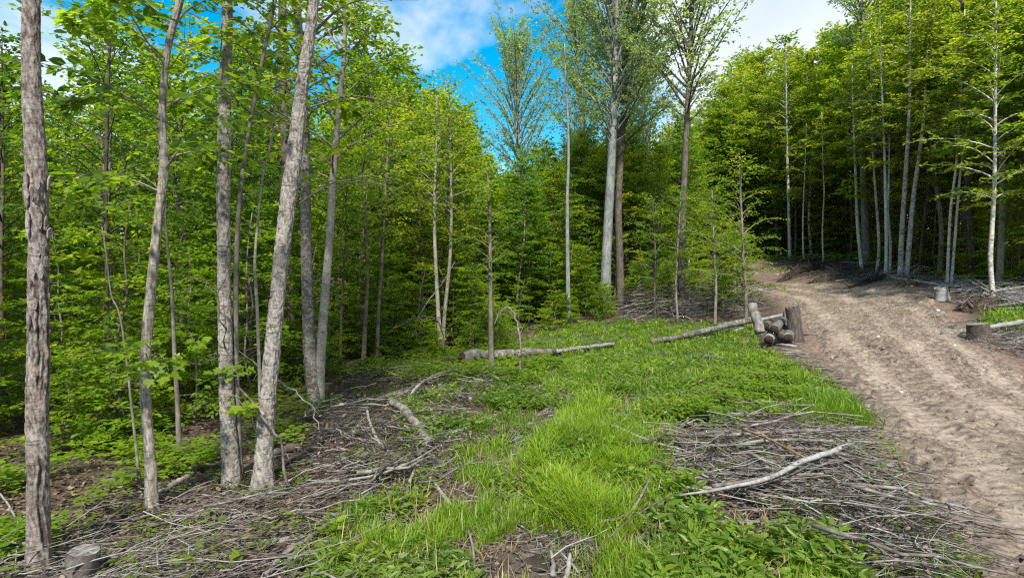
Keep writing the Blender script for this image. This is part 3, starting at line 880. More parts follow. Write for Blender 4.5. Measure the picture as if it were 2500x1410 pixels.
# loose bark plates standing off the trunk
g = np.random.default_rng(5)
for i in range(26):
    z = 2.35 + 1.5 * g.random(); a = -.9 + g.normal() * .7
    j = int(np.argmin(np.abs(cl[:, 2] - z))); rr_ = rd[j] + .012
    c = cl[j] + rr_ * np.array([math.cos(a), math.sin(a), 0])
    T_ = np.array([-math.sin(a), math.cos(a), 0]); O_ = np.array([math.cos(a), math.sin(a), 0]); w_ = .012 + .016 * g.random(); h_ = .03 + .05 * g.random()
    ring = [(-.8, -1), (.3, -1.1), (1, -.3), (.8, .8), (0, 1.1), (-1, .5)]
    F_ = [c + T_ * u * w_ + np.array([0, 0, v * h_]) + O_ * (.010 + .014 * max(0, v * .8)) for u, v in ring]
    K_ = [f - O_ * .012 for f in F_]
    m_ = MB(); m_.add(np.array(F_ + K_), [[i_, (i_ + 1) % 6, 6 + (i_ + 1) % 6, 6 + i_] for i_ in range(6)] + [[0, 1, 2, 3], [0, 3, 4, 5]], None, .3 + .6 * g.random())
    m_.obj('bark_plate', M['bark_flaky'], root, False)

# T2: slim pale wavy trunk
t2 = [(372,1245),(366,1130),(357,1000),(355,880),(366,740),(380,600),(394,480),(400,400),(396,300),(400,200),(412,100),(440,0),(470,-150),(480,-330),(470,-520)]
mb, b, cl, rd = bark_trunk(t2, 6.6, [38,33,31,30,29,28,27,27,23,22,22,20,17,13,9], k=48, seed=8, plates=.0035, flare=.3)
T2 = root = empty('maple_tree', b, 'slim pale trunk that bends gently to the right, second trunk from the left', 'tree')
mb.obj('trunk', M['bark_pale'], root)
top_crown(root, cl, rd, 3.2, M['bark_pale'], M['leaf_maple'], 12, 1.5, 26)
side_spray(root, b, [(372,830,0),(366,850,-.2),(352,838,-.35),(300,850,-.5),(285,850,-.6)], 6.6, 31)
side_spray(root, b, [(372,870,0),(380,862,-.2),(398,870,-.3),(412,905,-.4)], 6.6, 32, n=22)
side_spray(root, b, [(360,860,0),(345,872,-.2),(352,900,-.3),(372,925,-.4)], 6.6, 33, n=22)

# T3: straight grey trunk with its thin companion
t3 = [(568,1185),(560,1080),(552,950),(549,820),(546,650),(546,480),(548,300),(553,120),(558,-60),(566,-350),(580,-700),(600,-1000)]
mb, b, cl, rd = bark_trunk(t3, 7.5, [52,46,42,38,35,36,34,31,28,24,18,12], k=64, seed=15, plates=.007)
T3 = root = empty('maple_tree', b, 'straight grey trunk with dark bark marks, thin companion stem touching its right side', 'tree')
mb.obj('trunk', M['bark_maple'], root)
top_crown(root, cl, rd, 7.2, M['bark_maple'], M['leaf_maple'], 13, 2.2, 18)
moss_collar(root, rd[0] * 1.0, 3)
side_spray(root, b, [(535,880,0),(525,845,-.2),(500,832,-.4),(480,836,-.5)], 7.5, 34, n=20)
side_spray(root, b, [(552,980,0),(572,965,-.3),(590,985,-.4),(600,1000,-.5)], 7.5, 35, n=16)
side_spray(root, b, [(552,930,0),(548,900,-.3),(560,898,-.4),(585,915,-.5)], 7.5, 36, n=18)
hero('maple_tree', [(588,1195),(582,1050),(577,900),(576,700),(584,500),(605,340),(640,150),(672,0),(700,-200)], 7.6, 17, 6,
     'thin stem grown close beside the straight grey trunk, curving right as it rises', bark='bark_mid', lo=.62, rad=1.1, nb=16, nt=6, nl=7, ls=.1, seed=41, tw=.5, sides=10)

# T4: thick leaning mottled trunk
t4 = [(640,1195),(645,1080),(655,960),(668,820),(680,700),(695,560),(712,430),(728,300),(742,180),(758,70),(772,-40),(800,-250),(840,-520),(880,-800)]
mb, b, cl, rd = bark_trunk(t4, 7.4, [62,50,45,43,43,44,46,38,34,30,28,24,18,11], k=72, seed=22, plates=.009)
T4 = root = empty('maple_tree', b, 'thick mottled grey trunk leaning right, with moss round its foot', 'tree')
mb.obj('trunk', M['bark_maple'], root)
top_crown(root, cl, rd, 7.0, M['bark_maple'], M['leaf_maple'], 14, 2.2, 18)
moss_collar(root, rd[0] * 1.05, 4)
# long bare limbs reaching right from the leaning trunk
for k_, (pp, rr_) in enumerate([([(757,90,0),(830,20,.6),(905,-10,1.0),(960,-60,1.3)], .02), ([(700,520,0),(770,470,.2),(840,440,.4),(950,455,.8),(1060,480,1.2)], .012),
                  ([(735,270,0),(860,235,.4),(980,260,1),(1100,300,1.4)], .014), ([(722,330,0),(620,300,.3),(520,400,.2)], .010)]):
    P = curve_pts([tuple(at_d(px, py, 7.4 + dy) - b) for px, py, dy in pp], 12)
    mb = tube(P, np.linspace(rr_, .003, 12), 6)
    gg = np.random.default_rng(k_)
    for i in range(3, 12):
        for q in range(2):
            d_ = gg.normal(size=3) * .35; d_[0] += .35
            tube(np.array([P[i], P[i] + d_ * .4, P[i] + d_ * .8 + gg.normal(size=3) * .06]), [.005, .003, .0015], 4, caps=False, mb=mb)
    mb.obj('bare_limb', M['bark_dark'], root)

_b2 = Vector(T2.location); _b4 = Vector(T4.location); _b3 = Vector(T3.location)
for q_, (rt, bb, Y_, pp_) in enumerate([
    (T2, _b2, 6.6, [(398,300,0),(330,250,-.3),(240,235,-.6),(150,260,-.8)]), (T2, _b2, 6.6, [(410,150,0),(340,90,-.3),(250,60,-.5),(150,40,-.7)]),
    (T2, _b2, 6.6, [(408,180,0),(450,120,.3),(500,100,.5),(540,60,.8)]), (T2, _b2, 6.6, [(395,420,0),(440,380,.4),(500,370,.8),(530,400,1.)]),
    (T2, _b2, 6.6, [(392,470,0),(330,440,.4),(260,440,.7),(190,470,.9)]), (T2, _b2, 6.6, [(420,60,0),(360,10,-.2),(300,-20,-.4),(220,10,-.5)]),
    (T4, _b4, 7.4, [(735,270,0),(790,240,.4),(830,245,.6),(870,280,.8)]), (T4, _b4, 7.4, [(750,130,0),(700,90,.5),(650,80,.8),(600,110,1)]),
    (T3, _b3, 7.5, [(550,200,0),(600,150,.4),(650,140,.7),(690,170,1)]), (T3, _b3, 7.5, [(549,280,0),(500,240,.4),(460,240,.7),(420,270,1)])]):
    side_spray(rt, bb, pp_, Y_, 60 + q_, n=85, ls=.12, leaf='leaf_yellow' if q_ % 3 else 'leaf_maple')

# T5 / T6: two trunks that share a foot
hero('maple_tree', [(772,995),(760,890),(752,760),(748,620),(746,480),(745,350),(735,150),(720,-60),(700,-300)], 12, 34, 12,
     'dark mottled trunk of the forked pair right of the leaning trunk', bark='bark_maple', lo=.5, rad=2.2, nb=30, nt=9, nl=8, ls=.13, seed=42)
hero('maple_tree', [(777,995),(783,870),(792,740),(806,560),(814,420),(824,300),(838,160),(842,60),(835,-60)], 12.05, 27, 7,
     'pale trunk of the forked pair, leaning right away from its dark neighbour', bark='bark_pale', lo=.50, rad=1.9, nb=34, nt=10, nl=8, ls=.12, seed=43, yel=.08)
hero('maple_tree', [(712,925),(705,750),(696,560),(694,380),(692,200),(690,60),(688,-200)], 15, 30, 18,
     'dark upright trunk seen just behind the thick leaning trunk', bark='bark_dark', lo=.45, rad=2.6, nb=36, nt=9, nl=8, ls=.14, seed=44)

# slimmer named stems: (name, points, Y, w0, w1, label, kwargs)
SL = [
 ([(438,1112),(434,1000),(426,860),(420,720),(408,590),(402,500)], 8.9, 15, 6, 'thin grey sapling trunk standing between the pale trunk and the straight grey trunk', 'bark_mid', dict(lo=.72, rad=.8, nb=9, nt=5, nl=6, seed=51, ext=1.0, ls=.1, tw=.4)),
 ([(268,1015),(264,880),(260,760),(262,640),(258,480),(262,300),(268,100),(280,-100)], 11, 15, 8, 'dark thin upright sapling between the flaking trunk and the pale trunk', 'bark_dark', dict(lo=.35, rad=1.8, nb=34, nt=9, nl=8, seed=52, ls=.12)),
 ([(345,930),(300,810),(272,720),(262,640),(250,560)], 7.4, 9, 5, 'dead leaning pole resting against the slim pale trunk', 'bark_mid', dict(lo=.9, nb=2, nt=3, nl=1, seed=53, ls=.05, ext=.01)),
 ([(640,900),(628,760),(622,640),(632,520),(642,430),(665,330),(672,250)], 9.0, 11, 5, 'crooked thin stem between the straight grey trunk and the leaning one', 'bark_pale', dict(lo=.6, rad=.9, nb=14, nt=6, nl=6, seed=54, ext=1.0, ls=.1, tw=.5)),
 ([(887,892),(892,780),(897,680),(893,560),(886,470),(880,380)], 18, 13, 6, 'straight brown sapling trunk at the woods edge behind the brush tangle', 'bark_mid', dict(lo=.45, rad=1.7, nb=30, nt=9, nl=8, seed=55)),
 ([(920,885),(924,760),(932,650),(938,520),(945,400),(950,300)], 18, 11, 5, 'slender brown stem leaning slightly right beside the straight sapling', 'bark_mid', dict(lo=.5, rad=1.7, nb=28, nt=9, nl=8, seed=56)),
 ([(1076,850),(1070,760),(1064,650),(1060,520),(1064,400),(1066,300)], 21, 12, 6, 'pale twin stem on the left of the pair where the arched sapling lands', 'bark_pale', dict(lo=.5, rad=1.8, nb=30, nt=9, nl=8, seed=57)),
 ([(1080,850),(1086,760),(1098,640),(1102,520),(1100,380),(1095,260)], 21.1, 11, 6, 'pale twin stem on the right of the pair where the arched sapling lands', 'bark_pale', dict(lo=.5, rad=1.8, nb=30, nt=9, nl=8, seed=58)),
 ([(1200,895),(1198,780),(1197,660),(1196,560),(1192,450),(1188,410)], 16.2, 15, 6, 'lone brown trunk with a broken top standing by the fallen log', 'bark_mid', dict(ext=.02, lo=.45, rad=1.0, nb=22, nt=7, nl=7, seed=59, tw=.5, yel=-.1)),
 ([(1388,805),(1386,640),(1385,500),(1388,380),(1386,280),(1380,160)], 26, 12, 5, 'tall straight grey pole between the lone trunk and the tall poplars', 'bark_poplar', dict(lo=.7, rad=1.5, nb=16, nt=7, nl=7, seed=60)),
 ([(1030,850),(1032,700),(1026,560),(1020,420)], 24, 7, 4, 'very thin dark stem left of the pale twin stems', 'bark_dark', dict(lo=.45, rad=1.5, nb=26, nt=9, nl=8, seed=61)),
 ([(830,905),(834,760),(842,600),(846,480)], 17, 8, 4, 'thin dark stem just right of the forked pair', 'bark_dark', dict(lo=.45, rad=1.6, nb=28, nt=9, nl=8, seed=62)),
 ([(1655,792),(1650,700),(1655,600),(1660,520)], 25.5, 7, 4, 'thin grey sapling left of the dark poplar at the meadow edge', 'bark_mid', dict(lo=.35, rad=1.4, nb=26, nt=9, nl=8, seed=63)),
 ([(1745,785),(1748,700),(1744,620),(1740,520)], 24.5, 9, 4, 'leafy grey sapling before the dark brush heap', 'bark_mid', dict(lo=.3, rad=1.5, nb=28, nt=9, nl=8, seed=64, yel=.05)),
 ([(1822,755),(1820,700),(1815,640),(1812,560),(1806,430)], 24, 11, 5, 'leafy sapling at the road bend behind the log pile', 'bark_mid', dict(lo=.2, rad=1.9, nb=36, nt=9, nl=8, seed=65, yel=.12)),
 ([(1600,785),(1598,700),(1600,620),(1596,540)], 26.5, 6, 3, 'thin sapling behind the meadow between the poplars', 'bark_mid', dict(lo=.3, rad=1.4, nb=26, nt=9, nl=8, seed=66)),
]
for pp, Y, w0, w1, lab, bk, kw in SL:
    hero('sapling', pp, Y, w0, w1, lab, bark=bk, leaf='leaf_maple', sides=8, shape=LEAF4, ext=kw.pop('ext', 1.0), **kw)

# dead twigs on the lone trunk with the broken top
# tall poplars over the clearing
PO = [
 ([(1478,765),(1480,640),(1487,500),(1495,350),(1500,200),(1506,0),(1515,-250)], 30, 27, 8, 'tallest poplar, pale grey trunk on the left of the close pair', 'bark_poplar', dict(lo=.40, rad=5.4, nb=104, seed=71)),
 ([(1516,760),(1513,640),(1510,500),(1518,350),(1526,200),(1535,20),(1545,-160)], 31, 20, 7, 'poplar with a dark lower trunk on the right of the close pair', 'bark_dark', dict(lo=.42, rad=4.6, nb=76, seed=72)),
 ([(1664,778),(1664,640),(1668,500),(1675,340),(1682,190),(1688,40),(1696,-200)], 27, 20, 6, 'single slender dark poplar with open crown left of the road', 'bark_dark', dict(lo=.48, rad=4.6, nb=60, seed=73)),
 ([(1275,700),(1272,560),(1268,430),(1262,300),(1262,200),(1270,120)], 44, 14, 5, 'distant poplar with rounded grey crown against the blue sky gap', 'bark_poplar', dict(lo=.42, rad=5.0, nb=84, seed=74)),
 ([(1436,720),(1438,560),(1432,430),(1420,300),(1412,160),(1405,60)], 42, 12, 5, 'distant poplar just left of the tallest poplar', 'bark_poplar', dict(lo=.42, rad=4.8, nb=76, seed=75)),
 ([(1600,700),(1590,520),(1575,380),(1570,260),(1580,150)], 40, 11, 4, 'distant poplar showing between the tallest pair and the single dark one', 'bark_poplar', dict(lo=.45, rad=4.4, nb=56, seed=76)),
]
for pp, Y, w0, w1, lab, bk, kw in PO:
    hero('poplar_tree', pp, Y, w0, w1, lab, bark=bk, leaf='leaf_poplar', prof='poplar', el=(50, 40), nt=18, nl=11, ls=.165, shape=LEAF4, tw=1.1, flat=.9, droop=.05, sides=10, **kw)

# pale stems along the right hand woods edge
BI = [
 ([(1928,622),(1926,540),(1924,450),(1922,380),(1920,250)], 45, 9, 5, 'slim pale birch standing alone above the dug bank', dict(lo=.5, rad=2.2, nb=30, seed=81)),
 ([(2104,655),(2096,580),(2092,520),(2088,400),(2084,300)], 37, 10, 5, 'thin pale birch directly left of the big grey trunk', dict(lo=.5, rad=1.8, nb=26, seed=82)),
 ([(2140,665),(2146,600),(2140,500),(2132,380),(2128,250)], 35, 9, 5, 'leftmost stem of the three slender birches left of the white pair', dict(lo=.5, rad=1.8, nb=26, seed=84)),
 ([(2162,672),(2164,600),(2162,480),(2158,330),(2152,180)], 33, 10, 5, 'middle stem of the three slender birches left of the white pair', dict(lo=.5, rad=1.8, nb=28, seed=85)),
 ([(2172,672),(2174,600),(2168,520),(2170,430)], 33.2, 8, 5, 'shortest stem of the three slender birches left of the white pair', dict(lo=.6, rad=1.5, nb=18, seed=86)),
 ([(2198,672),(2200,600),(2206,500),(2214,380),(2220,260),(2222,100)], 31, 15, 7, 'straighter white birch on the left of the conspicuous pair', dict(lo=.5, rad=2.0, nb=30, seed=87)),
 ([(2212,674),(2220,590),(2230,480),(2244,380),(2256,280),(2262,160)], 31, 15, 7, 'white birch leaning right out of the conspicuous pair', dict(lo=.55, rad=1.9, nb=26, seed=88)),
 ([(2312,690),(2316,600),(2322,500),(2335,400),(2345,250)], 27, 9, 5, 'thin birch nearer the white pair of the two at the road shoulder', dict(lo=.45, rad=1.7, nb=28, seed=89)),
 ([(2322,690),(2330,600),(2338,500),(2345,420),(2362,300)], 27, 9, 5, 'thin birch farther from the white pair of the two at the road shoulder', dict(lo=.45, rad=1.7, nb=28, seed=90)),
 ([(2426,745),(2418,640),(2422,560),(2428,440),(2430,250)], 22, 15, 8, 'grey tree standing in the debris heap beside the road', dict(lo=.3, rad=2.4, nb=40, seed=91)),
 ([(2372,665),(2370,560),(2362,420),(2356,250),(2350,50)], 29, 20, 12, 'dark stout tree in the shade behind the roadside debris heap', dict(lo=.4, rad=2.6, nb=40, seed=92)),
 ([(1962,628),(1960,560),(1962,480),(1964,440)], 44, 5, 3, 'short thin pale pole right of the lone birch on the bank', dict(lo=.5, rad=1.2, nb=14, seed=93)),
 ([(2010,632),(2008,560),(2012,470),(2010,420)], 42, 5, 3, 'spindly pole halfway between the lone birch and the big grey trunk', dict(lo=.5, rad=1.2, nb=14, seed=94)),
]
for pp, Y, w0, w1, lab, kw in BI:
    hero('birch_tree', pp, Y, w0, w1, lab, bark='bark_dark' if 'dark' in lab else 'bark_birch', leaf='leaf_hill', nt=11, nl=9, ls=.18, shape=LEAF4, sides=8, ext=4.5, **kw)
hero('poplar_tree', [(2116,628),(2112,520),(2108,400),(2106,250),(2104,100),(2108,-40),(2112,-180)], 39, 22, 8, 'big grey trunk whose open crown rises above the hillside woods', bark='bark_poplar',
     leaf='leaf_poplar', prof='poplar', el=(48, 40), lo=.62, rad=5.0, nb=60, nt=16, nl=10, ls=.17, shape=LEAF4, tw=1.1, flat=.9, seed=95)

# ---- the mass of the woods: single trees, spread by region
SKY = np.array([(-900,-200),(0,150),(300,60),(560,120),(700,150),(850,130),(960,240),(1080,310),(1150,370),(1200,450),(1240,485),(1290,430),(1350,400),(1450,360),
                (1540,340),(1640,330),(1700,285),(1800,205),(1950,140),(2100,80),(2250,0),(2500,-160),(3400,-500)], float)
def sky_h(px, x, y):
    s = np.interp(px, SKY[:, 0], SKY[:, 1])
    return (705 - s) / F * y - rterr(x, y)
LAND = [(60,'the flaking trunk'),(370,'the slim pale trunk'),(548,'the straight grey trunk'),(670,'the thick leaning trunk'),(775,'the forked pair'),(892,'the straight brown sapling'),
        (1075,'the pale twin stems'),(1198,'the lone brown trunk'),(1388,'the tall straight pole'),(1490,'the tallest poplar pair'),(1665,'the single dark poplar'),(1815,'the log pile'),
        (1926,'the lone birch on the bank'),(2105,'the big grey trunk'),(2165,'the three slender birches'),(2210,'the white birch pair'),(2320,'the two shoulder birches'),(2425,'the debris heap tree')]
def where(px, y, ya, yb):
    nm = min(LAND, key=lambda q: abs(q[0] - px)); f = (y - ya) / (yb - ya)
    side = ' and left of ' if px < nm[0] - 35 else (' and right of ' if px > nm[0] + 35 else ' ')
    return ('close behind' if f < .33 else ('well behind' if f < .66 else 'far behind')) + side + nm[1]
BN = {'sapling bark': 'brown', 'dark trunk bark': 'dark', 'pale birch bark': 'pale', None: 'plain'}
LN = {'maple leaf': 'mid-green', 'shade leaf': 'deep-green', 'yellow green leaf': 'yellow-green', 'hillside leaf': 'light-green', None: 'green'}
def tlabel(kind, px, y, ya, yb, h, hm, bk, lf):
    return '%s %s%s %s %s' % ('taller' if h > hm else 'shorter', '' if bk is None else BN[bk.name] + '-trunked ', LN[lf.name if lf else None], kind, where(px, y, ya, yb))
def region(n, pxr, ymin, ymax, mind, fn, tries=40, near=1.3):
    c = 0
    for _ in range(n * tries):
        px = rng.uniform(*pxr)
        lo_ = ymin(px); 
        y = lo_ + (ymax - lo_) * rng.random() ** near
        x = (px - 1250) / F * y
        if not free(x, y, mind): continue
        if in_poly(np.array([x]), np.array([y]), ROADPOLY)[0]: continue
        if poly_dist(np.array([x]), np.array([y]), Ls[::8])[0] < 1.6 or poly_dist(np.array([x]), np.array([y]), Rs[::8])[0] < 1.2: continue
        placed.append((x, y)); fn(px, x, y); c += 1
        if c >= n: break
GA = 'slender trees deep in the shaded woods behind the left trunks'
def f_left(px, x, y):
    h = min(15, max(8, sky_h(px, x, y) * rng.uniform(.75, 1.05)))
    if y > 24: h = rng.uniform(10, 13)
    k = rng.random()
    if k < .25: p, bk, lf = PT[int(rng.integers(2))], None, None
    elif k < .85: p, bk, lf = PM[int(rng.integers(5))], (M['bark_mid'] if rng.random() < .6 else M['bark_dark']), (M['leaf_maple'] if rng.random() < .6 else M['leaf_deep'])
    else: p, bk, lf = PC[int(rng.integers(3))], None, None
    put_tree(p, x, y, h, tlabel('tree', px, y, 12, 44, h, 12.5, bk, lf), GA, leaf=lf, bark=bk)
def f_left_s(px, x, y):
    h = rng.uniform(2.6, 5.5); lf = M['leaf_maple'] if rng.random() < .7 else M['leaf_yellow']
    put_tree(PU[int(rng.integers(4))], x, y, h, tlabel('understory maple', px, y, 8, 26, h, 4, None, lf), 'understory maples in the left woods', 'understory_maple', leaf=lf, wide=1.15)
interp = lambda P: (lambda px: float(np.interp(px, [a for a, _ in P], [b_ for _, b_ in P])))
region(76, (-500, 880), interp([(-500,9),(0,12),(300,12.5),(560,13),(800,16),(880,19)]), 44, 1.5, f_left, near=1.1)
region(46, (-500, 870), interp([(-500,7),(0,9.5),(250,9.5),(520,10.5),(700,12),(870,17)]), 26, 1.0, f_left_s, near=1.2)
GBn = 'young trees filling the woods behind the clearing'
def f_mid(px, x, y):
    h = max(3.5, sky_h(px, x, y) * rng.uniform(.9, 1.15))
    k = rng.random()
    if h < 6.5: p = PU[int(rng.integers(4))]; w = 1.3
    else: p = PM[int(rng.integers(5))] ; w = 1.0 if h > 8 else 1.25
    lf = M['leaf_deep'] if k < .2 else (M['leaf_hill'] if k > .75 else M['leaf_maple']); bk = M['bark_mid'] if k < .7 else M['bark_dark']
    put_tree(p, x, y, h, tlabel('young tree', px, y, 20, 54, h, 8.5, bk, lf), GBn, leaf=lf, bark=bk, wide=w * 1.12)
region(86, (870, 1660), interp([(870,19.5),(1000,22),(1100,23),(1250,25),(1300,28),(1450,31.5),(1520,33),(1660,36)]), 54, 1.35, f_mid, near=1.2)
def f_mid_s(px, x, y):
    h = rng.uniform(2.0, 4.6); lf = M['leaf_maple'] if rng.random() < .75 else M['leaf_yellow']
    put_tree(PU[int(rng.integers(4))], x, y, h, tlabel('low maple', px, y, 18, 40, h, 3.3, None, lf), 'small maples along the clearing edge', 'understory_maple', leaf=lf, wide=1.3)
region(52, (880, 1480), interp([(880,18.5),(1000,20.5),(1100,21),(1180,21),(1250,24.5),(1300,26.5),(1480,29)]), 33, .9, f_mid_s, near=1.6)
region(22, (1500, 1800), interp([(1500,31),(1600,28),(1800,27)]), 40, 1.0, f_mid_s, near=1.4)
GC = 'leafy trees rising on the hillside beyond the road'
def f_hill(px, x, y):
    h = sky_h(px, x, y) * rng.uniform(.85, 1.12)
    h = min(max(h, 6), 24)
    k = rng.random()
    p = PC[int(rng.integers(3))] if (h > 13 and k < .5) else PM[int(rng.integers(5))]
    lf = M['leaf_hill'] if k < .65 else (M['leaf_maple'] if k < .93 else M['leaf_deep'])
    bk = M['bark_mid'] if k < .5 else (M['bark_birch'] if k < .62 else M['bark_dark'])
    put_tree(p, x, y, h, tlabel('hillside tree', px, y, 25, 70, h, 15, bk, lf), GC, leaf=lf, bark=bk, wide=1.1)
hillmin = interp([(1640,56),(1750,53),(1850,49),(1950,46),(2050,41),(2130,38),(2200,33.5),(2330,29.5),(2420,25),(2600,20),(3300,14)])
region(118, (1640, 2900), hillmin, 72, 1.45, f_hill, near=1.5)
def f_hill_s(px, x, y):
    h = rng.uniform(3, 8.5); lf = M['leaf_hill'] if rng.random() < .6 else M['leaf_maple']
    put_tree(PU[int(rng.integers(4))], x, y, h, tlabel('layered maple', px, y, 25, 56, h, 4.4, None, lf), 'small maples under the hillside trees', 'understory_maple', leaf=lf, wide=1.3)
region(84, (1690, 2800), lambda px: hillmin(px) + 2.5, 56, .9, f_hill_s, near=2.6)
# far woods behind the single trees, read as one mass
mb = MB(); g = np.random.default_rng(55)
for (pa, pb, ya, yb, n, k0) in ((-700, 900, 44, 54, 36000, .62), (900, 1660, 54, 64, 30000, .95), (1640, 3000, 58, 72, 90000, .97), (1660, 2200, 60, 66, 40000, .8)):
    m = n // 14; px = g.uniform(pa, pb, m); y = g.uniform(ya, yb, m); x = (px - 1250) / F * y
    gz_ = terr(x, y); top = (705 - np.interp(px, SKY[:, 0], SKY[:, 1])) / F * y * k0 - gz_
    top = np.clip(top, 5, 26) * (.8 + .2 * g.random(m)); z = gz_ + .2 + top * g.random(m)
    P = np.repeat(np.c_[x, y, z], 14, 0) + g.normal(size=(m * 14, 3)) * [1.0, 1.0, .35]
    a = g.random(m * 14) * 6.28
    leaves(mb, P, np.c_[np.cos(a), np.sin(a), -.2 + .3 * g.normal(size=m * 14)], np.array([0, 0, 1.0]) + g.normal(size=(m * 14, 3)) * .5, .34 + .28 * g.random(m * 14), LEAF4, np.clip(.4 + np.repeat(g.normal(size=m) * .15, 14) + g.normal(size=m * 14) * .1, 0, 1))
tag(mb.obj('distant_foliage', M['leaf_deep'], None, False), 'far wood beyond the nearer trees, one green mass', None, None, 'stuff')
# low bushes: woods edge, meadow rim
def f_bush(px, x, y):
    h = rng.uniform(.7, 1.8); lf = M['leaf_maple'] if rng.random() < .6 else M['leaf_yellow']
    put_tree(PB[int(rng.integers(3))], x, y, h, tlabel('low bush', px, y, 8, 31, h, 1.2, None, lf), 'low bushes at the foot of the woods edge', 'bush', 'bush', leaf=lf, wide=rng.uniform(1, 1.5))
region(40, (700, 1500), interp([(700,13),(880,17.5),(1000,19),(1200,19.5),(1300,24.5),(1500,28)]), 31, .6, f_bush, near=1.5)
region(14, (0, 520), interp([(0,8),(520,10)]), 18, .7, f_bush, near=1.3)

# ------------------------------------------------------------------ ground lookups for many points at once
def tz(x, y):
    """ground height by bilinear lookup in the sheet's grid"""
    x = np.asarray(x, float); y = np.asarray(y, float)
    i = np.clip(np.searchsorted(gx, x) - 1, 0, nx - 2); j = np.clip(np.searchsorted(gy, y) - 1, 0, ny - 2)
    fx = np.clip((x - gx[i]) / (gx[i + 1] - gx[i]), 0, 1); fy = np.clip((y - gy[j]) / (gy[j + 1] - gy[j]), 0, 1)
    return (GZ[j, i] * (1 - fx) + GZ[j, i + 1] * fx) * (1 - fy) + (GZ[j + 1, i] * (1 - fx) + GZ[j + 1, i + 1] * fx) * fy
_YS = np.exp(np.linspace(math.log(2.3), math.log(75), 420))
def at_many(px, py):
    px = np.asarray(px, float); py = np.asarray(py, float)
    out_ = np.empty((len(px), 3))
    for a in range(0, len(px), 4000):
        k = (px[a:a + 4000, None] - 1250) / F; q = (705 - py[a:a + 4000, None]) / F
        Y = _YS[None]; X = k * Y
        h = tz(X, np.broadcast_to(Y, X.shape)) >= q * Y
        i = np.where(h.any(1), h.argmax(1), len(_YS) - 1)
        y = _YS[i]
        out_[a:a + 4000] = np.c_[k[:, 0] * y, y, tz(k[:, 0] * y, y)]
    return out_
def in_px(poly, n, g):
    P = np.array(poly, float); lo_, hi_ = P.min(0), P.max(0); o = []
    m = 0
    while m < n:
        q = lo_ + (hi_ - lo_) * g.random((n, 2)); q = q[in_poly(q[:, 0], q[:, 1], P)]
        o.append(q); m += len(q)
    return np.vstack(o)[:n]
def ground_pts(poly, n, g, roadok=False):
    q = in_px(poly, n, g); P = at_many(q[:, 0], q[:, 1])
    if not roadok:
        P = P[~in_poly(P[:, 0], P[:, 1], ROADPOLY)]
    return P

# ------------------------------------------------------------------ grass
def grass(mb, poly, ntuft, per, h, spread, g, w=1.0, lean=.45, yel=0.0, patch=None):
    T = ground_pts(poly, ntuft, g)
    T[:, :2] += g.normal(size=(len(T), 2)) * .13; T = T[~in_poly(T[:, 0], T[:, 1], ROADPOLY)]
    if patch is not None:
        keep = fbm(T[:, 0] * patch[0], T[:, 1] * patch[0], 3, 91) > patch[1]; T = T[keep]
    nt = len(T); hs_ = h[0] + (h[1] - h[0]) * g.random(nt) ** 1.3
    hs_ *= 0.6 + 0.8 * fbm(T[:, 0] * .9, T[:, 1] * .9, 2, 95)
    vs = .5 + yel + (fbm(T[:, 0] * 1.1, T[:, 1] * 1.1, 3, 97) - .5) * .7
    Pb = np.repeat(T, per, 0); n = len(Pb)
    Hh = np.repeat(hs_, per) * (.55 + .6 * g.random(n)); var = np.clip(np.repeat(vs, per) + g.normal(size=n) * .12, 0, 1)
    a = g.random(n) * 6.28; rad = spread * np.sqrt(g.random(n)) * (1 + Pb[:, 1] * .03)
    Pb = Pb + np.c_[np.cos(a) * rad, np.sin(a) * rad, np.zeros(n)]
    Pb[:, 2] = tz(Pb[:, 0], Pb[:, 1]) - .01
    a2 = a + g.normal(size=n) * .6
    D = np.c_[np.cos(a2), np.sin(a2), np.zeros(n)] * (lean * (.35 + .9 * g.random(n)))[:, None]
    W = np.c_[np.cos(a2 + 1.57 + g.normal(size=n) * .7), np.sin(a2 + 1.57), np.zeros(n)]
    W /= np.linalg.norm(W, axis=1)[:, None]
    bw = (.0020 + .00055 * Pb[:, 1]) * w * (.7 + .6 * g.random(n))
    Z = np.array([0, 0, 1.0])
    def lvl(t, wk):
        c = Pb + D * (Hh * t ** 1.9)[:, None] + Z * (Hh * (t - .22 * t ** 3))[:, None]
        return c, W * (bw * wk)[:, None]
    c0, w0 = lvl(0, .8); c1, w1 = lvl(.4, 1); c2, w2 = lvl(.75, .75); c3, _ = lvl(1.0, 0)
    V = np.stack([c0 - w0, c0 + w0, c1 - w1, c1 + w1, c2 - w2, c2 + w2, c3], 1).reshape(-1, 3)
    o = (np.arange(n) * 7)[:, None]
    mb.add(V, np.vstack([o + [0, 1, 3, 2], o + [2, 3, 5, 4]]), o + [4, 5, 6], np.repeat(var, 7))
g = np.random.default_rng(77)
M['straw'] = leaf_mat('dry straw', (.16, .12, .06), (.28, .22, .12), (.42, .35, .2), .25)
mb = MB()
for pl_, n_ in ((G_MEADOW, 500), (G_TALL, 160), (G_FRONT, 220), (G_RIGHT, 200)):
    grass(mb, pl_, n_, 4, (.12, .38), .09, g, .8, lean=.9)
tag(mb.obj('dry_grass', M['straw'], None, False), 'scattered straw coloured dead blades in the green grass', None, None, 'stuff')
mb = MB()
grass(mb, G_MEADOW, 6000, 9, (.10, .30), .08, g, 1.3, yel=.14, patch=(1.1, .44))
tag(mb.obj('meadow_grass', M['grass'], None, False), 'short bright green grass over the flat clearing by the road', None, None, 'stuff')
mb = MB()
grass(mb, G_TALL, 2100, 11, (.16, .50), .08, g, .9, lean=.6, yel=.16, patch=(1.3, .43))
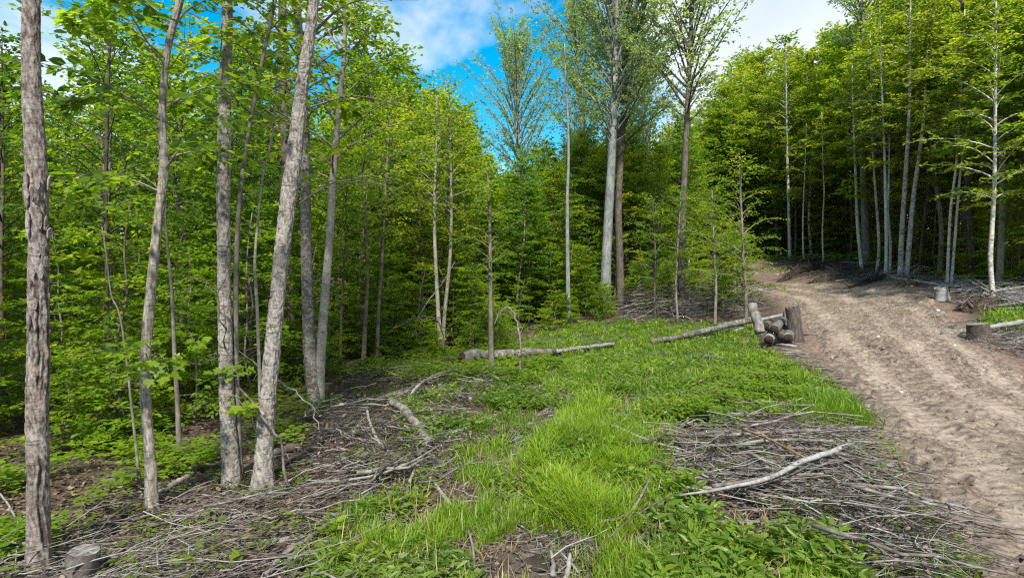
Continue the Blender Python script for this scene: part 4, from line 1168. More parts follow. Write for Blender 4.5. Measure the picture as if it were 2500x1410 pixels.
tag(mb.obj('tall_grass', M['grass'], None, False), 'tall bright grass clump in the middle of the hollow', None, None, 'stuff')
mb = MB()
grass(mb, G_FRONT, 2300, 11, (.12, .34), .06, g, .9, yel=.18, patch=(1.6, .47))
grass(mb, G_RIGHT, 2300, 10, (.12, .36), .06, g, .9, yel=.08, patch=(1.4, .45))
grass(mb, [(1960,990),(2070,985),(2110,1050),(2010,1045)], 260, 12, (.3, .5), .08, g, 1.1, yel=-.05)
grass(mb, [(1000,1150),(860,1130),(900,900),(1300,900),(1200,1100)], 500, 9, (.10, .22), .05, g, .9, patch=(1.5, .5))
tag(mb.obj('grass_tufts', M['grass'], None, False), 'loose tufts of grass among the sticks at the front', None, None, 'stuff')
mb = MB()
grass(mb, G_FAR, 900, 9, (.2, .4), .08, g, 1.4)
tag(mb.obj('roadside_grass', M['grass'], None, False), 'bright grass behind the debris on the far road side', None, None, 'stuff')

PILE_HERB = [(1560,1110),(1700,1050),(2150,1060),(2330,1290),(2400,1400),(2260,1480),(1900,1280),(1690,1170)]
# ------------------------------------------------------------------ herbs, seedlings, litter
def herbs(mb, poly, n, hh, ls, g, per=8, shape=LEAF6, yel=0.0, tilt=.45, patch=None, rad=.07, layers=False):
    T = ground_pts(poly, n, g)
    if patch is not None:
        T = T[fbm(T[:, 0] * patch[0], T[:, 1] * patch[0], 3, 92) > patch[1]]
    n = len(T); H_ = hh[0] + (hh[1] - hh[0]) * g.random(n)
    v0 = .5 + yel + (fbm(T[:, 0] * 1.3, T[:, 1] * 1.3, 2, 98) - .5) * .6
    Pb = np.repeat(T, per, 0); m = len(Pb); k = np.tile(np.arange(per), n)
    a = k * 2.4 + np.repeat(g.random(n) * 6.28, per) + g.normal(size=m) * .3
    s = ls[0] + (ls[1] - ls[0]) * g.random(m); s *= (.8 + Pb[:, 1] * .035)
    fr = (k + 1) / per
    hgt = np.repeat(H_, per) * (fr if not layers else (.75 + .25 * g.random(m)))
    D = np.c_[np.cos(a), np.sin(a), -.1 + .35 * g.random(m)]
    P = Pb + np.c_[np.cos(a), np.sin(a), np.zeros(m)] * (rad * (1.25 - .8 * fr) * (.4 + .9 * g.random(m)))[:, None]
    P[:, 2] = tz(P[:, 0], P[:, 1]) + hgt
    Nn = np.array([0, 0, 1.0]) + g.normal(size=(m, 3)) * tilt
    vv = np.clip(np.repeat(v0, per) + g.normal(size=m) * .14, 0, 1)
    nar = np.repeat(g.random(n) < (.45 if not layers else 0), per)
    leaves(mb, P[~nar], D[~nar], Nn[~nar], s[~nar], shape, vv[~nar])
    D2 = D[nar].copy(); D2[:, 2] += .5
    leaves(mb, P[nar], D2, Nn[nar], s[nar] * 1.5, LEAFN, vv[nar])
mb = MB()
herbs(mb, H_MID, 2900, (.06, .30), (.05, .11), g, yel=.16, patch=(1.3, .48))
herbs(mb, G_MEADOW, 2200, (.06, .26), (.05, .10), g, yel=.12, patch=(.9, .42))
herbs(mb, H_RIGHT, 1000, (.06, .30), (.05, .13), g, yel=.06, patch=(1.6, .42))
herbs(mb, PILE_HERB, 260, (.04, .2), (.05, .10), g, yel=.15)
herbs(mb, H_LEFT, 650, (.05, .20), (.05, .10), g, yel=.14, patch=(1.5, .45))
herbs(mb, [(840,1180),(860,900),(1280,880),(1400,1000),(1250,1230),(1000,1200)], 1100, (.05, .2), (.04, .08), g, yel=.05, patch=(1.7, .50))
tag(mb.obj('ground_herbs', M['herb'], None, False), 'broad leaved herbs spreading between grass and sticks', None, None, 'stuff')
mb = MB()
herbs(mb, S_LEFT, 2500, (.08, .34), (.08, .13), g, per=7, yel=.04, tilt=.25, patch=(.9, .50), rad=.13, layers=True)
herbs(mb, S_CENTER, 900, (.10, .35), (.06, .11), g, per=7, yel=.0, tilt=.25, rad=.12, layers=True)
herbs(mb, [(-600,1420),(0,1330),(330,1210),(760,1130),(760,1400),(600,1600),(-600,1600)], 420, (.05, .18), (.05, .09), g, per=6, yel=.05, tilt=.25, patch=(1.3, .5), layers=True)
herbs(mb, [(1700,640),(2000,625),(2200,640),(2400,660),(2700,660),(2700,720),(2450,720),(2330,690),(2200,665),(2000,640)], 900, (.15, .5), (.07, .12), g, per=7, yel=-.05, tilt=.3, rad=.18, layers=True)
tag(mb.obj('maple_seedlings', M['leaf_yellow'], None, False), 'flat yellow green maple seedlings carpeting the woodland floor', None, None, 'stuff')
mb = MB()
for poly, n in ((LITTER, 26000), (H_MID, 2500), (G_FRONT, 2500), ([(1560,1600),(1600,1080),(2150,1050),(2420,1410),(2420,1600)], 6000)):
    P = ground_pts(poly, n, g); m = len(P)
    P[:, 2] += .006 + .03 * g.random(m)
    a = g.random(m) * 6.28
    leaves(mb, P, np.c_[np.cos(a), np.sin(a), g.normal(size=m) * .2], np.array([0, 0, 1.0]) + g.normal(size=(m, 3)) * .45,
           .035 + .05 * g.random(m), LEAF4, g.random(m))
tag(mb.obj('leaf_litter', M['litter'], None, False), 'dry brown and buff dead leaves over the ground', None, None, 'stuff')

# ------------------------------------------------------------------ sticks
def stick_line(c, ang, L, g, bend=.06, lift=0.0, n=6, tilt=0.0):
    t = np.linspace(-.5, .5, n)
    px_ = c[0] + np.cos(ang) * L * t; py_ = c[1] + np.sin(ang) * L * t
    off = np.cumsum(g.normal(size=n)) * bend * L / n; off -= off.mean()
    px_ = px_ - np.sin(ang) * off; py_ = py_ + np.cos(ang) * off
    gz = tz(px_, py_)
    fit = np.polyfit(t, gz, 1)
    z = np.maximum(np.polyval(fit, t), gz - .01) + lift + tilt * t * L + np.cumsum(g.normal(size=n)) * bend * L / n * .35
    z = np.maximum(z, gz + .006)
    return np.c_[px_, py_, z]
PILES = {
 # outline, number of single sticks, number of fine ones, main direction and spread (deg), length, radius, heap height, material, names
 'right': ([(1600,1110),(1720,1050),(1900,1040),(2080,1055),(2170,1150),(2270,1290),(2330,1400),(2200,1480),(2100,1330),(1900,1280),(1760,1230),(1690,1170)],
           80, 800, (-24, 26), (.5, 2.3), (.008, .027), .34, 'stick', 'bare grey branch in the big brush heap left of the road'),
 'left': ([(-150,1450),(130,1340),(330,1230),(560,1195),(760,1120),(1000,1120),(1180,1150),(940,1240),(800,1380),(700,1600),(-300,1600)],
          62, 1100, (36, 22), (.4, 2.2), (.006, .022), .14, 'stick', 'long thin branch in the slash strewn below the left trunks'),
 'middle': ([(840,930),(960,900),(1110,890),(1200,920),(1250,950),(1160,990),(1060,1080),(1150,1130),(1000,1180),(800,1180),(760,1060),(830,960)],
          45, 900, (20, 75), (.35, 1.5), (.008, .030), .36, 'stick', 'crooked branch in the tangle round the short fallen logs'),
 'back': ([(1530,730),(1620,705),(1700,702),(1800,715),(1900,745),(1830,770),(1700,785),(1530,795)],
          28, 1100, (10, 60), (1.0, 3.6), (.014, .04), 1.3, 'stick', 'weathered branch in the dark brush heap behind the meadow'),
 'bank': ([(1890,650),(1960,636),(2060,640),(2160,668),(2120,690),(2000,692),(1930,688)],
          9, 420, (0, 50), (.6, 2.4), (.012, .03), .35, 'stick_brown', 'bare branch on the dug bank'),
 'rightside': ([(2100,672),(2290,700),(2380,735),(2500,770),(2620,760),(2500,700),(2330,692),(2200,668)],
          14, 460, (-30, 34), (.8, 3.0), (.014, .04), .42, 'wood_grey', 'pale pole lying in the debris along the far road side'),
 'rightnear': ([(2290,800),(2420,790),(2600,780),(2640,900),(2480,870),(2390,850)],
          10, 420, (-8, 35), (.5, 1.8), (.010, .028), .22, 'stick', 'broken branch in the litter round the sawn stump beside the road'),
 'edge': ([(1990,870),(2060,915),(2150,1030),(2110,1050),(2040,980),(1970,920)],
          6, 180, (-35, 25), (.4, 1.3), (.008, .018), .08, 'stick', 'bleached stick along the grassy road edge'),
 'seep': ([(1360,970),(1450,935),(1500,990),(1420,1040),(1280,1110),(1220,1090)],
          4, 200, (30, 60), (.3, .9), (.006, .014), .08, 'wood_grey', 'splintered stick in the gap between the grass clumps'),
}
SPOT = {'bank': 'debris on the dug bank', 'right': 'brush heap left of the road', 'left': 'slash below the left trunks', 'middle': 'tangle of short logs', 'back': 'dark heap behind the meadow', 'rightside': 'far roadside debris',
        'rightnear': 'litter by the sawn stump', 'edge': 'grassy road edge', 'seep': 'gap between grass clumps'}
for key, (poly, nbig, nfine, (a0, da), (l0, l1), (r0_, r1_), heap, mat, lab) in PILES.items():
    C0 = ground_pts(poly, nbig, g, True)
    if key in ('rightside',): C0 = C0[~in_poly(C0[:, 0], C0[:, 1], ROADPOLY)]
    for c in C0:
        L = l0 + (l1 - l0) * g.random() ** 1.2; r = r0_ + (r1_ - r0_) * g.random() ** 1.6
        P = stick_line(c, R(a0 + g.normal() * da * .85), L, g, .36 if key != 'middle' else .5, lift=r + heap * g.random(), n=7, tilt=g.normal() * .06)
        mb = tube(P - P[0], np.linspace(r, r * .35, 7), 6, rough=.25, seed=int(g.integers(1e6)))
        if g.random() < .7:     # a side fork
            k = int(g.integers(2, 5)); d_ = P[k + 1] - P[k]; d_ = d_ / np.linalg.norm(d_)
            s_ = np.array([-d_[1], d_[0], .15]) * (1 if g.random() < .5 else -1)
            q = P[k] - P[0]; f = L * (.15 + .2 * g.random())
            tube(np.array([q, q + (d_ + s_ * .6) * f * .5, q + (d_ + s_ * .5) * f]), np.array([r * .6, r * .4, r * .2]), 5, mb=mb, var=.5)
        forked = len(mb.v) > 1; alt = g.random() >= .75
        o = mb.obj('fallen_branch', M['stick_brown' if alt else mat], None, True, tuple(P[0]))
        cx_, cy_ = to_px(c[0], c[1], c[2]); pq = np.array(poly)
        u_ = (cx_ - pq[:, 0].min()) / np.ptp(pq[:, 0]); v_ = (cy_ - pq[:, 1].min()) / np.ptp(pq[:, 1])
        d1 = ('long ' if L > (l0 + l1) / 2 else 'short ') + ('thick ' if r > (r0_ * .6 + r1_ * .4) else 'thin ') + ('forked ' if forked else '') + ('brown ' if alt else 'grey ')
        d2 = '%s %s in the ' % ('upper' if v_ < .34 else ('middle' if v_ < .67 else 'lower'), 'left' if u_ < .34 else ('centre' if u_ < .67 else 'right'))
        tag(o, d1 + 'branch, ' + d2 + SPOT[key], 'branch', lab.replace('branch', 'branches', 1).replace('stick', 'sticks', 1).replace('pole', 'poles', 1))
    mb = MB()
    C1 = ground_pts(poly, nfine, g, True)
    for c in C1:
        L = (l0 + (l1 - l0) * g.random()) * .7; r = r0_ * (.35 + 1.25 * g.random() ** 2)
        P = stick_line(c, R(a0 + g.normal() * da * 1.3), L, g, .65, lift=r + heap * g.random() ** 1.6, n=5, tilt=g.normal() * .08)
        vv_ = g.random(); tube(P, np.linspace(r, r * .4, 5), 4, caps=False, mb=mb, var=vv_ * 1.6 - .3)
        if g.random() < .5:
            d_ = (P[2] - P[1]); s_ = np.array([-d_[1], d_[0], abs(g.normal()) * .3 * L / 3]) * g.choice([-1, 1]); s_[2] = abs(s_[2])
            tube(np.array([P[1], P[1] + d_ * .8 + s_ * .6]), np.array([r * .6, r * .25]), 3, caps=False, mb=mb, var=vv_ * 1.6 - .3)
    if key in ('right', 'left', 'middle', 'back'):
        lb = MB(); P = C1[g.integers(0, len(C1), 900)] + g.normal(size=(900, 3)) * [.25, .25, 0]; P[:, 2] = tz(P[:, 0], P[:, 1]) + heap * g.random(900) * .9 + .01
        a_ = g.random(900) * 6.28
        leaves(lb, P, np.c_[np.cos(a_), np.sin(a_), g.normal(size=900) * .5], g.normal(size=(900, 3)) + [0, 0, .6], .03 + .05 * g.random(900), LEAF6, g.random(900))
        tag(lb.obj('dead_leaves', M['litter'], None, False), 'dry leaves caught in the ' + SPOT[key], None, None, 'stuff')
    tag(mb.obj('brush_twigs', M[mat]), lab.replace('branch', 'twigs').replace('stick', 'twigs').replace('pole', 'twigs').replace('a ', ''), None, None, 'stuff')

mb = MB()
for poly, n_ in ((G_MEADOW, 420), (G_FRONT, 300), (G_RIGHT, 160), (H_MID, 620), (H_LEFT, 160), ([(1280,1040),(1260,1180),(1240,1280),(1340,1410),(1500,1410),(1420,1300),(1300,1270)], 130)):
    for c in ground_pts(poly, n_, g):
        L = .15 + .7 * g.random() ** 2; r = .003 + .010 * g.random() ** 2
        P = stick_line(c, g.random() * 6.28, L, g, .5, lift=r + .12 * g.random() ** 2, n=5, tilt=g.normal() * .15)
        tube(P, np.linspace(r, r * .4, 5), 5, caps=False, mb=mb, var=g.random() * 1.4 - .2)
tag(mb.obj('loose_twigs', M['stick']), 'short broken twigs lying loose all over the clearing', None, None, 'stuff')
# single fallen pieces that can be told apart
def laid(name, pp, w, label, mat='log_bark', cat='branch', k=12, lift=0.0, rough=.18, ends=None, group=None, sink=.25, heights=None, n=16, flat_end=True, stubs=0, mossy=False):
    """a log or branch lying through the photograph points, resting on the ground (or at given heights above it)"""
    A = [at(px, py) for px, py in pp]
    hts = heights or [0] * len(pp)
    if heights:   # a raised point stands above the ground but is seen at its pixel
        A = []
        for (px, py), hgt in zip(pp, hts):
            Y = np.exp(np.linspace(math.log(2.4), math.log(60), 1500)); X = (px - 1250) / F * Y; Z = (705 - py) / F * Y
            i = int(np.argmax(Z - hgt <= tz(X, Y))); A.append(Vector((X[i], Y[i], Z[i])))
    ww = np.interp(np.linspace(0, 1, n), np.linspace(0, 1, len(w)), w)
    P = curve_pts([tuple(a) for a in A], n)
    rad = ww / F * P[:, 1] / 2 * (.78 if max(w) <= 10 else .92)
    P[:, 2] += rad * (1 - sink) + lift
    base = P[0].copy(); Q = P - base
    g_ = np.random.default_rng(int(abs(pp[0][0] * 7 + pp[0][1])))
    Q[1:-1] += g_.normal(size=(n - 2, 3)) * rad[1:-1, None] * .12
    mb = tube(Q, rad, k, rough=rough, seed=int(pp[0][0]))
    for s_ in range(stubs):
        i = int(g_.integers(2, n - 2)); d_ = g_.normal(size=3); d_[2] = abs(d_[2]) + .3; d_ /= np.linalg.norm(d_)
        tube(np.array([Q[i], Q[i] + d_ * rad[i] * (1.6 + 2 * g_.random())]), [rad[i] * .35, rad[i] * .2], 6, mb=mb)
    o = mb.obj(name, M[mat], None, True, tuple(base))
    tag(o, label, cat, group)
    for e in (ends or []):
        i, j = (0, 1) if e == 0 else (n - 1, n - 2)
        d_ = Q[i] - Q[j]; d_ /= np.linalg.norm(d_)
        eb = tube(np.array([Q[i] - d_ * .01, Q[i] + d_ * .006]), [rad[i] * .90, rad[i] * .88], k, rough=.08)
        eb.obj('sawn_end', M['wood_raw' if 'raw' in label or 'orange' in label else 'cut_end'], o)
    return o
laid('fallen_log', [(1128,893),(1200,885),(1280,878),(1350,872)], [36,29,25,20], 'rotting fallen log with a broken end behind the lone brown trunk', cat='log', ends=[0], n=20, lift=.10)
laid('fallen_log', [(1358,872),(1440,860),(1500,852)], [11,10,9], 'grey pole continuing past the rotting log through the grass', 'wood_grey', 'log', lift=.16)
laid('fallen_log', [(1590,838),(1680,822),(1760,803),(1850,783)], [12,15,17,17], 'long fallen trunk running through the meadow to the leaning stub', 'log_bark', 'log', heights=[.05,.15,.3,.45], n=20)
laid('fallen_log', [(1690,832),(1760,818),(1825,800)], [7,8,8], 'thinner bleached pole under the long fallen trunk', 'wood_grey', 'log')
laid('fallen_log', [(1050,1092),(1020,1050),(985,1005),(955,985)], [22,23,21,16], 'short thick barked log pointing at the camera in the tangle', 'log_bark', 'log', heights=[.12,.18,.24,.28], k=16, n=22, ends=[0])
laid('fallen_log', [(915,1118),(960,1116),(1030,1112)], [13,17,15], 'short log lying crosswise below the thick barked log', 'log_bark', 'log', heights=[.05,.06,.08], ends=[1], n=12)
laid('fallen_log', [(915,978),(960,968),(1000,962)], [8,15,17], 'short log with a raw orange broken tip above the thick barked log', 'wood_grey', 'log', heights=[.08,.1,.1], ends=[0], n=12)
laid('fallen_branch', [(895,1000),(905,1040),(925,1080),(950,1105)], [8,9,10,9], 'curved grey branch left of the thick barked log', 'stick', heights=[.25,.2,.12,.08])
laid('fallen_branch', [(1000,980),(1015,950),(1045,925),(1100,905),(1140,900)], [6,6,6,5,4], 'pale arched root like branch above the tangle', 'wood_grey', heights=[.1,.3,.4,.3,.1])
laid('fallen_branch', [(990,1000),(1005,960),(1030,935),(1080,915)], [5,5,5,4], 'second arched pale branch just under the first arch', 'wood_grey', heights=[.05,.25,.35,.25])
laid('fallen_branch', [(1102,1062),(1140,1048),(1185,1028),(1232,1006)], [15,9,8,7], 'smooth whitish pole lying in the herbs right of the tangle', 'wood_grey', 'pole')
laid('fallen_branch', [(985,1245),(992,1215),(1000,1180),(1012,1150)], [11,10,9,8], 'short grey branch standing out of the grass below the tangle', 'stick', heights=[.02,.05,.1,.15])
laid('fallen_branch', [(1118,1255),(1085,1215),(1050,1165)], [11,10,8], 'straight grey branch beside the seep pointing to the camera', 'wood_grey')
laid('fallen_branch', [(1160,1405),(1155,1340),(1142,1290)], [8,8,6], 'pale stick upright in the front grass by the seep', 'wood_grey', heights=[.02,.06,.12])
laid('fallen_branch', [(1215,1322),(1190,1305),(1168,1290)], [13,14,11], 'stubby broken branch at the seep edge', 'stick')
laid('fallen_branch', [(760,1180),(900,1165),(1000,1130),(1070,1090)], [7,8,7,5], 'long straight pale branch crossing over the short crosswise log', 'wood_grey', heights=[.1,.16,.25,.3])
laid('fallen_branch', [(650,1408),(700,1352),(760,1312),(830,1262),(880,1225),(925,1180)], [15,14,13,12,10,7], 'long grey curving pole across the front slash', 'stick', heights=[.04,.08,.1,.08,.05,.05], n=26, stubs=2)
laid('bark_slab', [(600,1332),(670,1322),(740,1312)], [15,22,14], 'grey weathered slab of wood in the front slash', 'wood_grey', 'slab', k=8, sink=.9)
laid('bark_slab', [(528,1354),(590,1358),(665,1370)], [9,18,10], 'orange brown torn slab of raw wood at the front left', 'wood_raw', 'slab', k=8, sink=.8)
laid('fallen_log', [(250,1180),(360,1165),(460,1150),(545,1132)], [15,17,15,12], 'mossy log lying behind the slim pale trunk', 'log_bark', 'log', n=20)
laid('fallen_log', [(375,1215),(420,1190),(472,1158)], [17,16,12], 'short cracked log just right of the slim pale trunk', 'log_bark', 'log')
laid('fallen_log', [(655,1112),(700,1104),(738,1098)], [16,24,20], 'dark hollow log right of the leaning trunk foot', 'bark_dark', 'log', ends=[1], k=14)
laid('fallen_branch', [(-60,1312),(40,1325),(110,1338),(168,1362)], [7,10,9,7], 'pale curved branch crossing before the flaking trunk', 'wood_grey', heights=[.2,.22,.15,.04])
laid('fallen_branch', [(0,1205),(25,1240),(50,1290)], [5,6,5], 'thin bent twig at the left edge of the floor', 'wood_grey', heights=[.4,.3,.1])
laid('fallen_branch', [(230,1400),(300,1412),(340,1425)], [9,8,6], 'short pale branch right of the sawn stump', 'wood_grey')
laid('fallen_branch', [(1660,1210),(1760,1195),(1880,1168),(1960,1130),(2020,1110),(2052,1096)], [5,8,12,14,14,11], 'thick forked pale branch on top of the brush heap', 'wood_grey', heights=[.2,.3,.38,.42,.45,.5], n=24, stubs=3)
laid('fallen_branch', [(1830,1190),(1930,1160),(2000,1120),(2060,1080)], [5,6,6,4], 'thin fork arm alongside the thick pale branch', 'stick', heights=[.3,.34,.4,.5])
laid('fallen_branch', [(1812,1048),(1870,1070),(1930,1100),(1985,1128)], [8,8,7,6], 'reddish peeled pole crossing the top of the brush heap', 'wood_raw', heights=[.35,.36,.36,.34])
laid('fallen_branch', [(1700,1068),(1850,1060),(2000,1052),(2130,1046)], [8,9,9,11], 'long level pole at the upper edge of the brush heap', 'stick', heights=[.2,.25,.2,.12], n=20)
laid('fallen_branch', [(1780,1092),(1880,1076),(2030,1078),(2150,1082)], [9,9,8,8], 'second level pole below the upper edge pole', 'stick', heights=[.25,.3,.22,.12], n=20)
laid('fallen_log', [(2000,1098),(2080,1118),(2160,1140),(2238,1152)], [8,11,14,15], 'tapering brown log sticking out of the heap to the road', 'log_bark', 'log', heights=[.25,.2,.12,.05], n=18, ends=[1])
laid('fallen_branch', [(1560,1112),(1700,1150),(1850,1160),(2010,1156)], [4,5,6,5], 'slim branch slanting through the middle of the heap', 'stick', heights=[.15,.3,.3,.3])
laid('fallen_branch', [(1720,1272),(1850,1272),(2000,1280)], [3,4,5], 'thin nearly level twig low in the heap', 'wood_grey', heights=[.2,.22,.2])
laid('fallen_branch', [(2180,1390),(2120,1290),(2060,1200),(1990,1130)], [6,7,6,5], 'long straight switch pointing down the heap to the camera', 'stick', heights=[.1,.2,.3,.3])
laid('fallen_branch', [(2290,1330),(2190,1230),(2080,1150)], [5,6,5], 'second long switch nearer the road', 'stick', heights=[.06,.15,.25])
laid('fallen_branch', [(1420,1390),(1500,1300),(1590,1235),(1720,1175)], [4,5,5,3], 'thin dark twig arching over the front grass', 'stick_brown', heights=[.2,.4,.5,.55])
laid('fallen_branch', [(1470,1275),(1520,1262),(1555,1230),(1590,1160)], [10,9,8,5], 'mossy crooked branch lying in the tall grass', 'stick', heights=[.12,.14,.2,.3])
laid('fallen_branch', [(1500,925),(1560,935),(1620,930)], [5,5,4], 'half hidden stick in the meadow herbs', 'stick_brown', heights=[.1,.12,.1])
laid('fallen_branch', [(1385,826),(1400,823),(1425,825)], [5,7,5], 'dark short stick lying on the far meadow', 'bark_dark')
laid('fallen_log', [(2300,818),(2330,815),(2360,812)], [11,13,13], 'short grey log at the road edge before the stump', 'wood_grey', 'log', ends=[1], n=10)
laid('fallen_log', [(2415,803),(2450,797),(2496,790)], [11,13,14], 'pale birch log on the roadside debris', 'wood_grey', 'log', heights=[.15,.2,.22], n=12)
laid('fallen_branch', [(2035,688),(2060,685),(2078,682)], [5,6,5], 'short bleached pole at the foot of the dug bank', 'wood_grey')
laid('fallen_branch', [(2170,678),(2240,688),(2310,700)], [6,7,6], 'long pale pole along the road shoulder below the white pair', 'wood_grey', heights=[.2,.2,.15])
laid('fallen_branch', [(2050,640),(2120,642),(2200,641)], [3,4,4], 'thin horizontal pole on the ground among the birches', 'wood_grey', heights=[.3,.3,.3])
laid('fallen_branch', [(2360,682),(2410,712),(2475,745)], [5,7,7], 'straight silver pole slanting down the debris heap', 'wood_grey', heights=[.5,.4,.2])
laid('fallen_branch', [(2375,680),(2440,720),(2500,740)], [4,5,5], 'second silver pole above the first on the debris heap', 'wood_grey', heights=[.5,.45,.3])
# bleached pole pieces sunk in the grass and the corduroy by the log pile
for i, (x0, y0, x1, y1, w_) in enumerate([(1886,842,1962,845,8),(1894,850,1970,854,7),(1900,858,1972,862,7),(1905,866,1968,871,6),(1892,836,1955,836,6),(1920,876,1975,880,6),
                             (1938,815,2000,818,6),(1718,878,1790,880,9),(1728,892,1812,890,10),(1812,872,1850,880,7),(1760,912,1850,918,6),(1880,888,1930,892,5),(1960,905,2010,908,6)]):
    gj = np.random.default_rng(900 + i); x0 += gj.normal() * 14; x1 += gj.normal() * 16; y0 += gj.normal() * 2.2; y1 += gj.normal() * 2.5; w_ *= .75 + .4 * gj.random()
    laid('corduroy_pole', [(x0, y0), ((x0 + x1) / 2, (y0 + y1) / 2 + gj.normal()), (x1, y1)], [w_ * .8, w_ * 1.1, w_ * .7], ['short bleached pole laid crosswise before the log pile' if i < 7 else 'short bleached pole half sunk in the meadow grass'][0],
         'wood_grey', 'pole', group='bleached poles laid before the log pile' if i < 7 else 'bleached poles half sunk in the meadow', n=8, k=8, lift=.06 if i >= 7 else -.01, rough=.35)

# the log pile held by a leaning stub and a standing stump
def log_between(a, b, r, label, mat='log_bark', name='log', group=None, ends=(0,), rough=.14, k=14):
    a = np.array(a, float); b = np.array(b, float); n = 9
    P = a + (b - a) * np.linspace(0, 1, n)[:, None]
    g_ = np.random.default_rng(int(abs(a[0] * 1000)) + 3)
    Q = P - a; Q[1:-1] += g_.normal(size=(n - 2, 3)) * r * .06
    mb = tube(Q, np.linspace(r, r * .92, n), k, rough=rough, seed=int(abs(a[0]) * 999))
    o = mb.obj(name, M[mat], None, True, tuple(a)); tag(o, label, 'log', group)
    d_ = (b - a) / np.linalg.norm(b - a)
    for e in ends:
        p = Q[0] if e == 0 else Q[-1]; s_ = -1 if e == 0 else 1
        tube(np.array([p - s_ * d_ * .01, p + s_ * d_ * .008]), [r * .90, r * .89], k, rough=.05).obj('sawn_end', M['cut_end'], o)
    return o
YP = at(1890, 846).y
def P3(px, py, dy=0.0): return tuple(at_d(px, py, YP + dy))
gl = 'sawn logs in the pile beside the road'
log_between(P3(1877, 829), P3(1896, 798, 1.9), .155, 'sawn log at the lower left of the log pile', group=gl)
log_between(P3(1906, 822, .2), P3(1918, 796, 1.9), .13, 'dark sawn log wedged low in the middle of the pile', 'bark_dark', group=gl)
log_between(P3(1924, 826), P3(1930, 790, 1.8), .165, 'sawn log at the lower right of the log pile', group=gl)
log_between(P3(1890, 804, .05), P3(1916, 772, 2.0), .155, 'sawn log riding on top of the pile', group=gl)
log_between(P3(1868, 796, .6), P3(1890, 780, 2.0), .16, 'log behind the leaning stub at the back of the pile', 'bark_dark', group=gl)
log_between(P3(1850, 782, .9), P3(1912, 768, .9), .06, 'thin peeled pole laid over the back of the pile', 'wood_grey', group=gl, k=8)
# leaning stub
o = log_between(P3(1856, 812, -.1), P3(1836, 742, .3), .16, 'grey upright stub leaning left against the log pile', 'log_bark', 'leaning_stub', ends=(1,), rough=.16)
o['category'] = 'stump'
# standing dark stump with a torn top
def torn_stump(px0, py0, px1, py1, Y, r, label, mat='bark_dark', raw='wood_raw', seed=1, k=22, flare=.25, cat='stump', name='tree_stump', jag=.28, cut=False):
    a = np.array(at_d(px0, py0, Y)); a[2] = min(a[2], rterr(a[0], a[1])); b = np.array(at_d(px1, py1, Y)); n = 12
    P = (b - a) * np.linspace(0, 1, n)[:, None]
    L = np.linalg.norm(b - a)
    rr = r * (1 + flare * np.exp(-np.linspace(0, L, n) / (r * 1.2)))
    mb = tube(P, rr, k, caps=not True, rough=.16, seed=seed)
    V = mb.v[0]; g_ = np.random.default_rng(seed)
    top = np.arange((n - 1) * k, n * k)
    if not cut:
        V[top, 2] += (g_.random(k) - .4) * jag * L * .5
    c = V[top].mean(0); c[2] -= 0 if cut else .10 * L
    o = mb.obj(name, M[mat], None, True, tuple(a)); tag(o, label, cat)
    tb = MB(); inner = V[top] * .97 + c * .03
    inner2 = (V[top] - V[top].mean(0)) * .5 + c
    vv = np.vstack([inner, inner2, c]); j = np.arange(k); j2 = (j + 1) % k
    tb.add(vv, np.c_[j, j2, k + j2, k + j], np.c_[k + j, k + j2, np.full(k, 2 * k)], g_.random(2 * k + 1))
    tb.obj('broken_top' if not cut else 'sawn_top', M[raw], o)
    return o
torn_stump(1944, 812, 1934, 752, YP + .5, .21, 'dark split stump standing upright at the road side of the log pile', seed=4, raw='bark_dark')
torn_stump(1916, 794, 1920, 770, YP + 1.3, .10, 'torn splintered log end poking up between logs and standing stump', 'log_bark', seed=9, k=14, cat='log', name='splintered_log', jag=.8)
torn_stump(2392, 832, 2386, 790, 16.8, .26, 'dark sawn stump in the litter across the road', 'bark_dark', 'wood_grey', seed=6, cut=True)
torn_stump(188, 1470, 205, 1342, 5.05, .12, 'pale topped sawn stump at the bottom left corner', 'stick', 'wood_grey', seed=7, cut=True)
torn_stump(806, 1092, 808, 1045, 9.6, .10, 'small splintered stump left of the branch tangle', 'bark_mid', 'wood_raw', seed=8, jag=1.2)
torn_stump(770, 1110, 768, 1085, 9.0, .06, 'tiny pale snapped stub near the hollow log', 'wood_grey', 'wood_raw', seed=10, k=12, jag=1.0)
torn_stump(1654, 1045, 1664, 955, 11.5, .045, 'tall thin snag leaning right at the heap left edge', 'stick', 'wood_grey', seed=11, k=12, jag=.3)
torn_stump(1563, 1012, 1563, 972, 12.4, .05, 'short dark stub half hidden in the meadow herbs', 'stick_brown', 'wood_grey', seed=12, k=12, jag=.3)
torn_stump(1076, 975, 1074, 938, 12.6, .045, 'upright grey stub in the upper tangle', 'stick', 'wood_grey', seed=13, k=12, jag=.3)
torn_stump(1140, 998, 1150, 965, 12.2, .05, 'tilted pale stub right of the upper tangle', 'wood_grey', 'wood_grey', seed=14, k=12, jag=.3)
torn_stump(2300, 716, 2297, 703, 24.5, .24, 'low weathered stump on the road shoulder', 'wood_grey', 'wood_grey', seed=15, k=14, jag=.5)
torn_stump(1925, 1050, 1905, 1010, 11.0, .07, 'dark broken stub rising from the brush heap', 'bark_dark', 'wood_grey', seed=16, k=12, jag=.6)

